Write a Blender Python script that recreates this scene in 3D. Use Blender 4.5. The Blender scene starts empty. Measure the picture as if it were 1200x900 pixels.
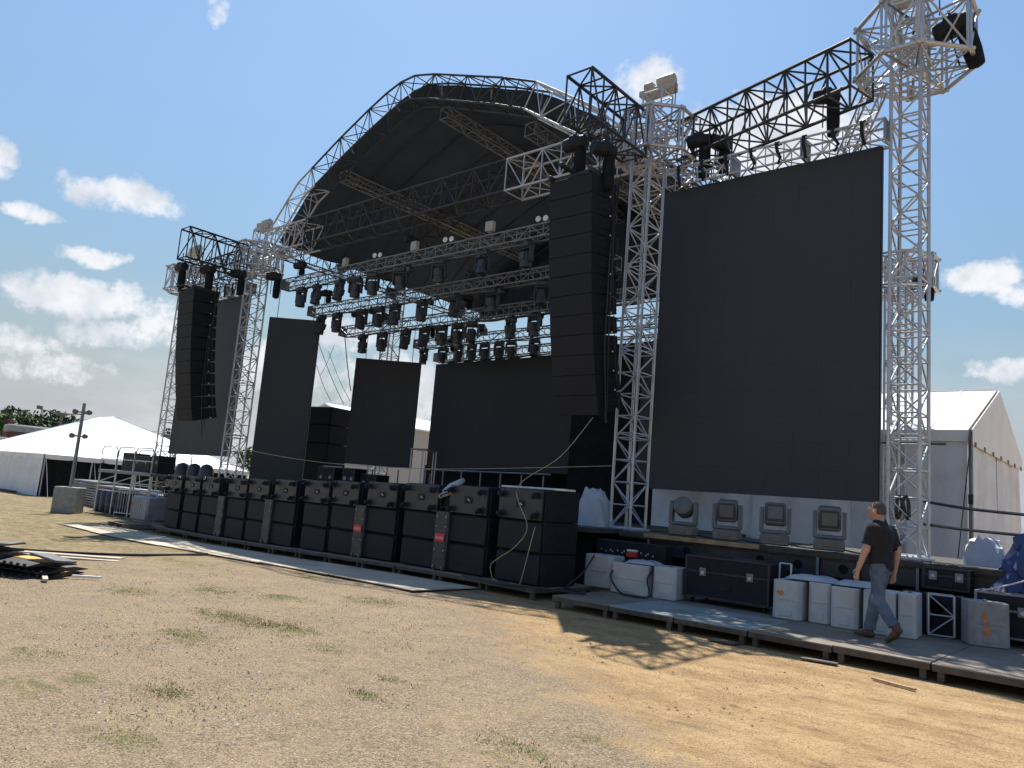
import bpy, bmesh, math, random
import numpy as np
from mathutils import Vector, Matrix, Quaternion
random.seed(7); rng = np.random.default_rng(7)
scene = bpy.context.scene
C = scene.collection
R = math.radians

# ------------------------------------------------------------------ camera
cam_data = bpy.data.cameras.new("Camera")
cam_data.sensor_width = 36.0
cam_data.lens = 27.0
cam_data.clip_start = 0.05
cam_data.clip_end = 3000.0
cam = bpy.data.objects.new("Camera", cam_data)
C.objects.link(cam)
rot = Matrix(((0.75936, 0.0349, 0.64974), (0.64571, -0.16347, -0.74588), (0.08018, 0.98593, -0.14667)))
CAM = Vector((0.0, 0.0, 1.65))
cam.matrix_world = Matrix.Translation(CAM) @ rot.to_4x4()
scene.camera = cam

# ------------------------------------------------------------------ world, sun, exposure
SUN = Vector((-0.42, 0.395, 1.0)).normalized()           # towards the sun
EL = math.asin(SUN.z); AZ = math.atan2(SUN.x, SUN.y)
world = bpy.data.worlds.new("World"); scene.world = world
world.use_nodes = True
wt = world.node_tree
class NT:
    """short helper for building node trees"""
    def __init__(s, tree): s.t = tree
    def n(s, kind, **kw):
        nd = s.t.nodes.new(kind)
        for k, v in kw.items(): setattr(nd, k, v)
        return nd
    def put(s, sock, v):
        if hasattr(v, 'is_linked') or isinstance(v, bpy.types.NodeSocket): s.t.links.new(v, sock)
        else: sock.default_value = v
    def math(s, op, a, b=None, c=None, clamp=False):
        nd = s.n('ShaderNodeMath', operation=op, use_clamp=clamp)
        s.put(nd.inputs[0], a)
        if b is not None: s.put(nd.inputs[1], b)
        if c is not None: s.put(nd.inputs[2], c)
        return nd.outputs[0]
    def vec(s, op, a, b=None):
        nd = s.n('ShaderNodeVectorMath', operation=op)
        s.put(nd.inputs[0], a)
        if b is not None: s.put(nd.inputs[1], b)
        return nd
    def noise(s, vec, scale, detail=4, rough=0.55, col=False):
        nd = s.n('ShaderNodeTexNoise')
        nd.inputs['Scale'].default_value = scale; nd.inputs['Detail'].default_value = detail
        nd.inputs['Roughness'].default_value = rough
        if vec is not None: s.t.links.new(vec, nd.inputs['Vector'])
        return nd.outputs['Color' if col else 'Fac']
    def smooth(s, v, lo, hi, a=0.0, b=1.0):
        nd = s.n('ShaderNodeMapRange', interpolation_type='SMOOTHSTEP')
        s.put(nd.inputs[0], v); nd.inputs[1].default_value = lo; nd.inputs[2].default_value = hi
        nd.inputs[3].default_value = a; nd.inputs[4].default_value = b
        return nd.outputs[0]
    def mix(s, f, a, b, mode='MIX'):
        nd = s.n('ShaderNodeMix', data_type='RGBA', blend_type=mode)
        s.put(nd.inputs[0], f)
        for sock, v in ((nd.inputs[6], a), (nd.inputs[7], b)):
            s.put(sock, (*v, 1.0) if isinstance(v, tuple) and len(v) == 3 else v)
        return nd.outputs[2]

SKY_STRENGTH = 0.0705
W = NT(wt)
for nd in list(wt.nodes): wt.nodes.remove(nd)
sky = W.n('ShaderNodeTexSky', sky_type='NISHITA')
sky.sun_disc = False
sky.sun_elevation = EL
sky.sun_rotation = AZ
sky.altitude = 0.0; sky.air_density = 1.9; sky.dust_density = 0.7; sky.ozone_density = 1.6
dirn = W.n('ShaderNodeTexCoord').outputs['Generated']
warp = W.noise(dirn, 9.0, 5, 0.6, col=True)
wsub = W.vec('SUBTRACT', warp, (0.5, 0.5, 0.5)).outputs[0]
wscl = W.vec('SCALE', wsub); wscl.inputs['Scale'].default_value = 0.055
dd = W.vec('ADD', dirn, wscl.outputs[0]).outputs[0]
# clouds: direction, half width, half height (radians), strength
CLOUDS = [((-0.894, 0.331, 0.303), .070, .024, 1.0), ((-0.918, 0.321, 0.233), .040, .013, .95), ((-0.932, 0.313, 0.183), .082, .030, 1.15),
          ((-0.924, 0.352, 0.149), .060, .020, .75), ((-0.931, 0.253, 0.263), .040, .012, .9), ((-0.927, 0.217, 0.306), .018, .026, .9),
          ((-0.944, 0.312, 0.103), .075, .020, .62), ((-0.903, 0.394, 0.171), .055, .026, .75), ((-0.955, 0.269, 0.126), .055, .022, .7),
          ((-0.35, 0.824, 0.446), .13, .060, 1.2), ((-0.46, 0.731, 0.505), .05, .03, .8), ((-0.153, 0.947, 0.282), .045, .024, 1.1), ((-0.115, 0.95, 0.262), .04, .016, .8),
          ((-0.13, 0.974, 0.185), .045, .018, .9), ((-0.789, 0.353, 0.503), .012, .022, .62), ((-0.80, 0.35, 0.52), .01, .014, .5),
          ((-0.745, 0.656, 0.124), .12, .05, .75), ((-0.84, 0.53, 0.14), .07, .05, .8), ((-0.80, .56, .18), .07, .025, .8), ((-0.62, .77, .13), .16, .045, .7),
          ((0.5, 0.85, 0.3), .14, .05, 1.0), ((-0.95, -0.2, 0.25), .12, .04, 1.0), ((0.9, 0.3, 0.25), .12, .05, 1.0), ((0.3, -0.9, 0.4), .2, .06, 1.0)]
best = None; shade = None
for c, a, b, amp in CLOUDS:
    c = Vector(c).normalized(); r = Vector((0, 0, 1)).cross(c).normalized(); u = c.cross(r)
    x = W.vec('DOT_PRODUCT', dd, tuple(r / a)).outputs['Value']
    y = W.math('SUBTRACT', W.vec('DOT_PRODUCT', dd, tuple(u / b)).outputs['Value'], 0.0)
    front = W.math('GREATER_THAN', W.vec('DOT_PRODUCT', dd, tuple(c)).outputs['Value'], 0.0)
    q = W.math('ADD', W.math('MULTIPLY', x, x), W.math('MULTIPLY', y, y))
    v = W.math('MULTIPLY', W.math('MULTIPLY', W.math('SUBTRACT', 1.0, q), amp), front)
    v = W.math('SUBTRACT', v, W.math('MULTIPLY', W.math('SUBTRACT', 1.0, front), 4.0))
    best = v if best is None else W.math('MAXIMUM', best, v)
fine = W.noise(dirn, 42.0, 8, 0.66)
dens = W.math('ADD', best, W.math('MULTIPLY', W.math('SUBTRACT', fine, 0.5), 2.3))
mask = W.smooth(dens, 0.0, 0.85)
# thin veil low down
sep = W.n('ShaderNodeSeparateXYZ'); wt.links.new(dirn, sep.inputs[0])
veil_v = W.vec('MULTIPLY', dirn, (1.0, 1.0, 4.0)).outputs[0]
veil = W.smooth(W.noise(veil_v, 3.2, 5, 0.6), 0.42, 0.72)
low = W.smooth(sep.outputs['Z'], 0.02, 0.26, 1.0, 0.0)
veil = W.math('MULTIPLY', W.math('MULTIPLY', veil, low), 0.40)
core = W.smooth(W.noise(dirn, 17.0, 4, 0.55), 0.35, 0.62)
ccol = W.mix(core, (7.0, 7.3, 7.9), (9.4, 9.5, 9.8))
tinted = W.mix(1.0, sky.outputs[0], (0.80, 0.945, 1.15), 'MULTIPLY')
dim = W.smooth(sep.outputs['Z'], 0.05, 0.52, 0.72, 1.0)
tsc = W.vec('SCALE', tinted); wt.links.new(dim, tsc.inputs['Scale']); tinted = tsc.outputs[0]
haze_f = W.math('MULTIPLY', W.smooth(sep.outputs['Z'], -0.02, 0.26, 1.0, 0.0), 0.85)
tinted = W.mix(haze_f, tinted, (4.95, 5.1, 6.1))
sky_col = W.mix(W.math('MAXIMUM', W.math('MULTIPLY', mask, 0.92), veil), tinted, ccol)
bg = W.n('ShaderNodeBackground'); bg.inputs['Strength'].default_value = SKY_STRENGTH
wt.links.new(sky_col, bg.inputs['Color'])
wo = W.n('ShaderNodeOutputWorld'); wt.links.new(bg.outputs[0], wo.inputs['Surface'])

sun_d = bpy.data.lights.new("Sun", 'SUN'); sun_d.energy = 5.0; sun_d.angle = R(0.53); sun_d.color = (1.0, 0.95, 0.87)
sun = bpy.data.objects.new("Sun", sun_d); C.objects.link(sun)
sun.rotation_mode = 'QUATERNION'; sun.rotation_quaternion = SUN.to_track_quat('Z', 'Y')
sun.location = (0, 0, 60)
scene.view_settings.view_transform = 'Standard'
scene.view_settings.look = 'None'
scene.view_settings.exposure = 0.57
scene.view_settings.gamma = 1.0

# ------------------------------------------------------------------ materials
MATS = {}
def material(name, base, rough=0.6, metal=0.0, var=0.12, scale=6.0, bump=0.0, bscale=60.0, spec=0.5, dirt=None, dirt_scale=1.5, dirt_lo=.5, dirt_hi=.75, sheen=0, trans=None):
    m = bpy.data.materials.new(name); m.use_nodes = True
    t = NT(m.node_tree); b = m.node_tree.nodes['Principled BSDF']
    pos = t.n('ShaderNodeTexCoord').outputs['Object']
    geo = t.n('ShaderNodeNewGeometry').outputs['Position']
    nz = t.noise(geo, scale, 4, 0.6)
    lo = tuple(max(0, v * (1 - var)) for v in base); hi = tuple(min(1, v * (1 + var)) for v in base)
    col = t.mix(t.smooth(nz, 0.3, 0.7), lo, hi)
    if dirt is not None:
        f = t.smooth(t.noise(geo, dirt_scale, 5, 0.65), dirt_lo, dirt_hi)
        col = t.mix(f, col, dirt)
    m.node_tree.links.new(col, b.inputs['Base Color'])
    t.put(b.inputs['Roughness'], t.smooth(t.noise(geo, scale * 2.3, 3), 0.2, 0.8, max(0, rough - 0.1), min(1, rough + 0.1)))
    b.inputs['Metallic'].default_value = metal
    b.inputs['Specular IOR Level'].default_value = spec
    if trans is not None:
        b.inputs['Transmission Weight'].default_value = trans
    if bump > 0:
        bp = t.n('ShaderNodeBump'); bp.inputs['Strength'].default_value = bump; bp.inputs['Distance'].default_value = 0.01
        m.node_tree.links.new(t.noise(geo, bscale, 4, 0.6), bp.inputs['Height'])
        m.node_tree.links.new(bp.outputs[0], b.inputs['Normal'])
    MATS[name] = m
    return m
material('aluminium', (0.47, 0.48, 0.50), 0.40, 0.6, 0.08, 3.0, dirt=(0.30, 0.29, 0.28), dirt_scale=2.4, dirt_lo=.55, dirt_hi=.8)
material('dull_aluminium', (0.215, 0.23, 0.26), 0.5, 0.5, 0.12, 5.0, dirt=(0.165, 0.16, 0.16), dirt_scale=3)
material('black_steel', (0.020, 0.022, 0.028), 0.45, 0.0, 0.2)
material('black_plastic', (0.014, 0.0165, 0.022), 0.55, 0.0, 0.2, spec=0.25)
material('charcoal_plastic', (0.027, 0.030, 0.037), 0.42, 0.0, 0.2)
material('wheel_board', (0.026, 0.029, 0.038), 0.45, 0.0, 0.18, 3.0, dirt=(0.045, 0.045, 0.047), dirt_scale=2.2, dirt_lo=.55, dirt_hi=.8)
material('speaker_grille', (0.0205, 0.0225, 0.0275), 0.6, 0.0, 0.2, 40, bump=0.3, bscale=260, spec=0.16, dirt=(0.027, 0.028, 0.031), dirt_scale=1.6, dirt_lo=.55, dirt_hi=.8)
material('speaker_cabinet', (0.0095, 0.0115, 0.016), 0.6, 0.0, 0.2, 10, bump=0.2, bscale=300, spec=0.3, dirt=(0.018, 0.0195, 0.024), dirt_scale=2.0, dirt_lo=.55, dirt_hi=.85)
material('roof_fabric', (0.046, 0.068, 0.108), 0.8, 0.0, 0.10, 1.2, bump=0.25, bscale=3, spec=0.08)
material('black_drape', (0.013, 0.0145, 0.018), 0.9, 0.0, 0.2, 3, spec=0.15)
material('clod', (0.40, 0.28, 0.16), 0.95, 0.0, 0.4, 9)
material('tent_wall', (0.70, 0.725, 0.77), 0.5, 0.0, 0.05, 1.6, bump=0.9, bscale=3.5, dirt=(0.56, 0.55, 0.53), dirt_scale=1.1, dirt_lo=.45, dirt_hi=.8)
material('white_vinyl', (0.80, 0.80, 0.80), 0.45, 0.0, 0.03, 1.2, bump=0.15, bscale=2.5, dirt=(0.66, 0.65, 0.63), dirt_scale=0.9, dirt_lo=.5, dirt_hi=.8)
material('white_wrap', (0.40, 0.42, 0.46), 0.4, 0.0, 0.08, 4, bump=0.5, bscale=9)
material('ballast_plastic', (0.51, 0.505, 0.495), 0.5, 0.0, 0.08, 4, dirt=(0.40, 0.37, 0.34), dirt_scale=2.6, dirt_lo=.5, dirt_hi=.8)
material('concrete', (0.30, 0.29, 0.28), 0.85, 0.0, 0.15, 7, bump=0.4, bscale=30, dirt=(0.2, 0.19, 0.18), dirt_scale=2.2)
material('orange_paint', (0.62, 0.20, 0.06), 0.7, 0.0, 0.2, 8)
material('red_label', (0.60, 0.035, 0.035), 0.5)
material('pink_label', (0.70, 0.20, 0.19), 0.5)
material('tan_board', (0.40, 0.25, 0.13), 0.6, 0.0, 0.2, 5, dirt=(0.25, 0.16, 0.09), dirt_scale=3)
material('plywood', (0.50, 0.425, 0.325), 0.8, 0.0, 0.10, 1.1, bump=0.3, bscale=20, dirt=(0.36, 0.285, 0.20), dirt_scale=1.4, dirt_lo=.45, dirt_hi=.75)
material('deck_plywood', (0.21, 0.175, 0.14), 0.75, 0.0, 0.15, 2, bump=0.3, bscale=30, dirt=(0.15, 0.12, 0.095), dirt_scale=1.7, dirt_lo=.42, dirt_hi=.7)
material('deck_grey', (0.25, 0.29, 0.29), 0.6, 0.0, 0.12, 2, bump=0.2, bscale=30, dirt=(0.2, 0.17, 0.14), dirt_scale=1.9, dirt_lo=.48, dirt_hi=.75)
material('frame_wood', (0.085, 0.070, 0.056), 0.85, 0.0, 0.25, 5, bump=0.3, bscale=40, dirt=(0.16, 0.13, 0.10), dirt_scale=3)
material('grey_tank', (0.30, 0.31, 0.32), 0.5, 0.0, 0.1, 4, dirt=(0.22, 0.20, 0.18), dirt_scale=2.6)
material('fixture_panel', (0.125, 0.125, 0.13), 0.35, 0.0, 0.1, 6)
material('weathered_wood', (0.20, 0.165, 0.125), 0.85, 0.0, 0.2, 5, bump=0.3, bscale=40, dirt=(0.12, 0.095, 0.07), dirt_scale=4)
material('dark_wood', (0.060, 0.050, 0.040), 0.8, 0.0, 0.25, 5)
material('rubber', (0.022, 0.022, 0.023), 0.62, 0.0, 0.25, 6, dirt=(0.11, 0.095, 0.08), dirt_scale=2.5, dirt_lo=.45, dirt_hi=.8)
material('dusty_rubber', (0.105, 0.105, 0.112), 0.5, 0.0, 0.2, 6, dirt=(0.20, 0.19, 0.185), dirt_scale=2.5)
material('yellow_plastic', (0.62, 0.36, 0.07), 0.5, 0.0, 0.15, 6)
material('yellow_rope', (0.42, 0.38, 0.24), 0.85)
material('black_cable', (0.02, 0.02, 0.021), 0.5)
material('blue_tarp', (0.026, 0.045, 0.135), 0.5, 0.0, 0.15, 2, bump=0.4, bscale=4)
material('blue_barrel', (0.022, 0.030, 0.062), 0.45, 0.0, 0.2, 3)
material('grey_fixture', (0.145, 0.14, 0.138), 0.5, 0.0, 0.1, 6)
material('fixture_dark', (0.034, 0.039, 0.050), 0.42, 0.0, 0.15)
material('lens', (0.03, 0.035, 0.045), 0.08, 0.0, 0.05, spec=0.9)
material('white_plastic', (0.72, 0.71, 0.68), 0.5)
material('cream_metal', (0.42, 0.40, 0.36), 0.55, 0.2, 0.12, 4, dirt=(0.27, 0.22, 0.18), dirt_scale=4)
material('red_brick', (0.16, 0.050, 0.047), 0.9, 0.0, 0.15, 4)
material('grey_roof', (0.32, 0.32, 0.32), 0.8, 0.0, 0.12, 1.5)
material('tan_brick', (0.19, 0.155, 0.125), 0.9)
material('window_glass', (0.09, 0.10, 0.12), 0.15, spec=0.8)
material('metal_siding', (0.40, 0.41, 0.42), 0.5, 0.3, 0.06)
material('leaf', (0.060, 0.105, 0.030), 0.7, 0.0, 0.45, 0.9)
material('leaf_dark', (0.040, 0.075, 0.025), 0.7, 0.0, 0.45, 0.9)
material('bark', (0.10, 0.075, 0.055), 0.9)
material('dry_grass', (0.33, 0.33, 0.125), 0.85, 0.0, 0.5, 1.3)
material('grey_stone', (0.56, 0.49, 0.40), 0.9, 0.0, 0.45, 23)
material('skin', (0.50, 0.29, 0.21), 0.55, 0.0, 0.06, 14)
material('hair', (0.070, 0.048, 0.032), 0.6, 0.0, 0.25, 60)
material('black_cotton', (0.012, 0.012, 0.014), 0.85, 0.0, 0.15, 20)
material('denim', (0.085, 0.120, 0.175), 0.85, 0.0, 0.2, 9, bump=0.3, bscale=120, dirt=(0.13, 0.17, 0.225), dirt_scale=3.2, dirt_lo=.42, dirt_hi=.7)
material('brown_leather', (0.085, 0.052, 0.034), 0.6, 0.0, 0.15, 9)

def led_material():
    m = bpy.data.materials.new('led_face'); m.use_nodes = True
    t = NT(m.node_tree); b = m.node_tree.nodes['Principled BSDF']
    geo = t.n('ShaderNodeNewGeometry').outputs['Position']
    blot = t.smooth(t.noise(geo, 0.45, 3, 0.5), 0.3, 0.7)
    col = t.mix(blot, (0.031, 0.036, 0.045), (0.0365, 0.040, 0.0465))
    m.node_tree.links.new(col, b.inputs['Base Color'])
    b.inputs['Roughness'].default_value = 0.55
    b.inputs['Specular IOR Level'].default_value = 0.35
    bp = t.n('ShaderNodeBump'); bp.inputs['Strength'].default_value = 0.35; bp.inputs['Distance'].default_value = 0.004
    m.node_tree.links.new(t.noise(geo, 140, 2), bp.inputs['Height']); m.node_tree.links.new(bp.outputs[0], b.inputs['Normal'])
    MATS['led_face'] = m
led_material()

GRASS_SPOTS = [(-8.25, 5.13, .55), (-8.75, 5.05, .45), (-7.85, 5.25, .35), (-7.76, 4.12, .45), (-7.57, 5.26, .4), (-6.28, 2.21, .35), (-5.83, 3.05, .25), (-4.96, 4.24, .18), (-5.19, 4.73, .16), (-6.49, 4.99, .25), (-3.39, 4.19, .30), (-10.96, 4.92, .5), (-10.68, 6.03, .5), (-8.92, 7.61, .5), (-9.68, 6.52, .4), (-3.15, 4.84, .22), (-7.44, 2.64, .35), (-6.39, 2.59, .3), (-4.9, 2.3, .25)]
def ground_material():
    m = bpy.data.materials.new('ground'); m.use_nodes = True
    t = NT(m.node_tree); b = m.node_tree.nodes['Principled BSDF']; L = m.node_tree.links
    P = t.n('ShaderNodeNewGeometry').outputs['Position']
    big = t.noise(P, 0.35, 5, 0.6); mid = t.noise(P, 1.6, 6, 0.65); small = t.noise(P, 9.0, 6, 0.7); tiny = t.noise(P, 55.0, 4, 0.7)
    # stretched noise: drag marks along the stage front
    mp = t.n('ShaderNodeMapping'); mp.inputs['Rotation'].default_value = (0, 0, R(18)); mp.inputs['Scale'].default_value = (0.75, 1.5, 1)
    L.new(P, mp.inputs[0]); drag = t.noise(mp.outputs[0], 1.5, 7, 0.68)
    sand = t.mix(t.smooth(drag, 0.32, 0.66), (0.365, 0.236, 0.118), (0.535, 0.370, 0.196))
    sand = t.mix(t.math('MULTIPLY', t.smooth(t.noise(mp.outputs[0], 2.6, 7, .7), 0.54, 0.68), 0.80), sand, (0.225, 0.145, 0.082))
    sand = t.mix(t.math('MULTIPLY', t.smooth(small, 0.50, 0.80), 0.35), sand, (0.60, 0.47, 0.32))
    grav = t.mix(t.smooth(tiny, 0.33, 0.67), (0.158, 0.118, 0.076), (0.475, 0.362, 0.245))
    grav = t.mix(t.math('MULTIPLY', t.smooth(mid, 0.42, 0.66), 0.65), grav, (0.425, 0.308, 0.188))
    grav = t.mix(t.math('MULTIPLY', t.smooth(t.noise(P, 3.3, 6, .7), 0.52, 0.68), 0.55), grav, (0.205, 0.162, 0.090))
    peb = None
    for sc, w0, w1 in ((26, .20, .30), (52, .20, .34), (95, .22, .38)):
        vor = t.n('ShaderNodeTexVoronoi'); vor.inputs['Scale'].default_value = sc; L.new(P, vor.inputs['Vector'])
        sepc = t.n('ShaderNodeSeparateColor'); L.new(vor.outputs['Color'], sepc.inputs[0])
        on = t.math('MULTIPLY', t.smooth(vor.outputs['Distance'], w0, w1, 1, 0), t.smooth(t.math('ADD', sepc.outputs[1], t.math('MULTIPLY', t.math('SUBTRACT', t.noise(P, 0.8, 5, .65), .5), 2.2)), 0.45, 0.60))
        pcol = t.mix(sepc.outputs[0], (0.13, 0.112, 0.095), (0.70, 0.62, 0.52))
        grav = t.mix(t.math('MULTIPLY', on, 0.8), grav, pcol); peb = on if peb is None else t.math('MAXIMUM', peb, on)
    sp = t.n('ShaderNodeSeparateXYZ'); L.new(P, sp.inputs[0])
    d = t.math('ADD', t.math('MULTIPLY', t.math('ADD', sp.outputs[0], 9.2), 0.607), t.math('MULTIPLY', t.math('SUBTRACT', sp.outputs[1], 9.7), 0.794))
    d = t.math('ADD', d, t.math('MULTIPLY', t.math('SUBTRACT', mid, 0.5), 3.0))
    col = t.mix(t.smooth(d, -0.5, 0.9), grav, sand)
    # dry turf: more of it further to the left
    gx = t.smooth(t.math('ADD', t.math('MULTIPLY', sp.outputs[0], -0.9), t.math('MULTIPLY', sp.outputs[1], 0.25)), 4.0, 22.0, -0.20, 0.17)
    mp2 = t.n('ShaderNodeMapping'); mp2.inputs['Rotation'].default_value = (0, 0, R(-6)); mp2.inputs['Scale'].default_value = (0.40, 1.0, 1)
    L.new(P, mp2.inputs[0])
    gm = t.smooth(t.math('ADD', t.math('ADD', t.noise(mp2.outputs[0], 0.8, 6, 0.68), gx), t.math('MULTIPLY', t.math('SUBTRACT', small, .5), .25)), 0.52, 0.62)
    gm = t.math('MULTIPLY', gm, t.smooth(d, -1.2, 0.1, 1, 0))
    gcol = t.mix(t.smooth(t.noise(P, 5.0, 7, .75), 0.36, 0.64), (0.125, 0.120, 0.045), (0.40, 0.315, 0.175))
    col = t.mix(t.math('MULTIPLY', gm, 0.72), col, gcol)
    spot = None
    for x, y, r in GRASS_SPOTS:
        dx = t.math('DIVIDE', t.math('SUBTRACT', sp.outputs[0], x), r * 1.35); dy = t.math('DIVIDE', t.math('SUBTRACT', sp.outputs[1], y), r * .8)
        v = t.math('SUBTRACT', 1.0, t.math('ADD', t.math('MULTIPLY', dx, dx), t.math('MULTIPLY', dy, dy)))
        spot = v if spot is None else t.math('MAXIMUM', spot, v)
    spot = t.smooth(t.math('ADD', spot, t.math('MULTIPLY', t.math('SUBTRACT', t.noise(mp2.outputs[0], 5.5, 7, .78), .5), 7.5)), 0.2, 1.7)
    col = t.mix(t.math('MULTIPLY', spot, 0.66), col, t.mix(t.smooth(tiny, .35, .65), (0.085, 0.105, 0.028), (0.22, 0.215, 0.075)))
    L.new(col, b.inputs['Base Color'])
    b.inputs['Roughness'].default_value = 0.95; b.inputs['Specular IOR Level'].default_value = 0.15
    h = t.math('ADD', t.math('MULTIPLY', small, 0.7), t.math('ADD', t.math('MULTIPLY', tiny, 0.5), t.math('ADD', t.math('MULTIPLY', peb, 0.5), t.math('MULTIPLY', drag, 1.3))))
    bp = t.n('ShaderNodeBump'); bp.inputs['Strength'].default_value = 1.0; bp.inputs['Distance'].default_value = 0.045
    L.new(h, bp.inputs['Height']); L.new(bp.outputs[0], b.inputs['Normal'])
    MATS['ground'] = m
ground_material()

# ------------------------------------------------------------------ helpers
def tag(o, label=None, cat=None, group=None, kind=None):
    if label: o['label'] = label
    if cat: o['category'] = cat
    if group: o['group'] = group
    if kind: o['kind'] = kind
    return o
def thing(name, label, cat, loc=(0, 0, 0), rz=0.0, group=None):
    o = bpy.data.objects.new(name, None); C.objects.link(o)
    o.empty_display_size = 0.2
    o.location = loc; o.rotation_euler = (0, 0, rz)
    return tag(o, label, cat, group)
def obj(name, me, parent=None, loc=None, rz=None):
    o = bpy.data.objects.new(name, me); C.objects.link(o)
    if parent is not None: o.parent = parent
    if loc is not None: o.location = loc
    if rz is not None: o.rotation_euler = (0, 0, rz)
    return o
def copy_tree(o, parent=None):
    c = o.copy(); C.objects.link(c); c.parent = parent
    for ch in o.children: copy_tree(ch, c)
    return c

class MB:
    """collects shapes into one mesh"""
    def __init__(s): s.v = []; s.f = []; s.mi = []; s.mats = []
    def m(s, mat):
        if mat not in s.mats: s.mats.append(mat)
        return s.mats.index(mat)
    def add(s, vs, fs, mat):
        k = len(s.v); i = s.m(mat)
        s.v += [tuple(v) for v in vs]; s.f += [tuple(k + j for j in f) for f in fs]; s.mi += [i] * len(fs)
        return s
    def box(s, c, d, mat, bev=0.0, rot=None):
        hx, hy, hz = d[0] / 2, d[1] / 2, d[2] / 2; b = min(bev, hx * .9, hy * .9, hz * .9)
        if b <= 0:
            vs = [(x * hx, y * hy, z * hz) for z in (-1, 1) for y in (-1, 1) for x in (-1, 1)]
            fs = [(0, 2, 3, 1), (4, 5, 7, 6), (0, 1, 5, 4), (2, 6, 7, 3), (0, 4, 6, 2), (1, 3, 7, 5)]
        else:
            vs = []; idx = {}
            for sx in (-1, 1):
                for sy in (-1, 1):
                    for sz in (-1, 1):
                        for ax in range(3):
                            p = [sx * (hx - b), sy * (hy - b), sz * (hz - b)]
                            p[ax] = (sx * hx, sy * hy, sz * hz)[ax]
                            idx[(sx, sy, sz, ax)] = len(vs); vs.append(tuple(p))
            fs = []
            def q(*k):
                pts = [Vector(vs[i]) for i in k]; n = (pts[1] - pts[0]).cross(pts[2] - pts[0]); ctr = sum(pts, Vector()) / len(pts)
                fs.append(tuple(k) if n.dot(ctr) > 0 else tuple(reversed(k)))
            for ax in range(3):
                o1, o2 = [a for a in range(3) if a != ax]
                for sg in (-1, 1):
                    ks = []
                    for a, c2 in ((-1, -1), (1, -1), (1, 1), (-1, 1)):
                        t = [0, 0, 0]; t[ax] = sg; t[o1] = a; t[o2] = c2; ks.append(idx[(*t, ax)])
                    q(*ks)
            for ax in range(3):      # edges along ax
                o1, o2 = [a for a in range(3) if a != ax]
                for a in (-1, 1):
                    for c2 in (-1, 1):
                        ks = []
                        for sg, fa in ((-1, o1), (1, o1), (1, o2), (-1, o2)):
                            t = [0, 0, 0]; t[ax] = sg; t[o1] = a; t[o2] = c2; ks.append(idx[(*t, fa)])
                        q(*ks)
            for sx in (-1, 1):
                for sy in (-1, 1):
                    for sz in (-1, 1): q(*[idx[(sx, sy, sz, ax)] for ax in range(3)])
        cv = Vector(c)
        vs = [(rot @ Vector(v) + cv) if rot is not None else (Vector(v) + cv) for v in vs]
        return s.add(vs, fs, mat)
    def tube(s, a, b, r, mat, n=6, r2=None, caps=True):
        a = Vector(a); b = Vector(b); d = b - a
        if d.length < 1e-6: return s
        q = d.to_track_quat('Z', 'Y'); r2 = r if r2 is None else r2
        vs = []
        for p, rr in ((a, r), (b, r2)):
            for k in range(n):
                t = 2 * math.pi * k / n; vs.append(p + q @ Vector((rr * math.cos(t), rr * math.sin(t), 0)))
        fs = [(k, (k + 1) % n, n + (k + 1) % n, n + k) for k in range(n)]
        if caps: fs += [tuple(reversed(range(n))), tuple(range(n, 2 * n))]
        return s.add(vs, fs, mat)
    def path(s, pts, r, mat, n=6):
        pts = [Vector(p) for p in pts]; vs = []; fs = []
        N = len(pts); ref = Vector((0, 0, 1))
        for i, p in enumerate(pts):
            d = (pts[min(i + 1, N - 1)] - pts[max(i - 1, 0)]).normalized()
            x = d.cross(ref)
            if x.length < 0.05: x = d.cross(Vector((1, 0, 0)))
            x.normalize(); y = x.cross(d)
            for k in range(n):
                t = 2 * math.pi * k / n; vs.append(p + x * r * math.cos(t) + y * r * math.sin(t))
        for i in range(N - 1):
            for k in range(n):
                fs.append((i * n + k, i * n + (k + 1) % n, (i + 1) * n + (k + 1) % n, (i + 1) * n + k))
        fs += [tuple(range(n)), tuple(reversed(range((N - 1) * n, N * n)))]
        return s.add(vs, fs, mat)
    def lathe(s, prof, c, mat, n=16, axis='Z', rot=None):
        vs = []; fs = []
        for r, z in prof:
            for k in range(n):
                t = 2 * math.pi * k / n; p = Vector((r * math.cos(t), r * math.sin(t), z))
                if axis == 'Y': p = Vector((p.x, -p.z, p.y))
                if axis == 'X': p = Vector((p.z, p.x, p.y))
                if rot is not None: p = rot @ p
                vs.append(p + Vector(c))
        for i in range(len(prof) - 1):
            for k in range(n): fs.append((i * n + k, i * n + (k + 1) % n, (i + 1) * n + (k + 1) % n, (i + 1) * n + k))
        fs += [tuple(reversed(range(n))), tuple(range((len(prof) - 1) * n, len(prof) * n))]
        return s.add(vs, fs, mat)
    def prism(s, poly, y0, y1, mat, plane='XZ'):
        n = len(poly)
        def P(p, y): return (p[0], y, p[1]) if plane == 'XZ' else ((p[0], p[1], y) if plane == 'XY' else (y, p[0], p[1]))
        vs = [P(p, y0) for p in poly] + [P(p, y1) for p in poly]
        fs = [tuple(range(n)), tuple(reversed(range(n, 2 * n)))] + [(k, n + k, n + (k + 1) % n, (k + 1) % n) for k in range(n)]
        return s.add(vs, fs, mat)
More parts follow.
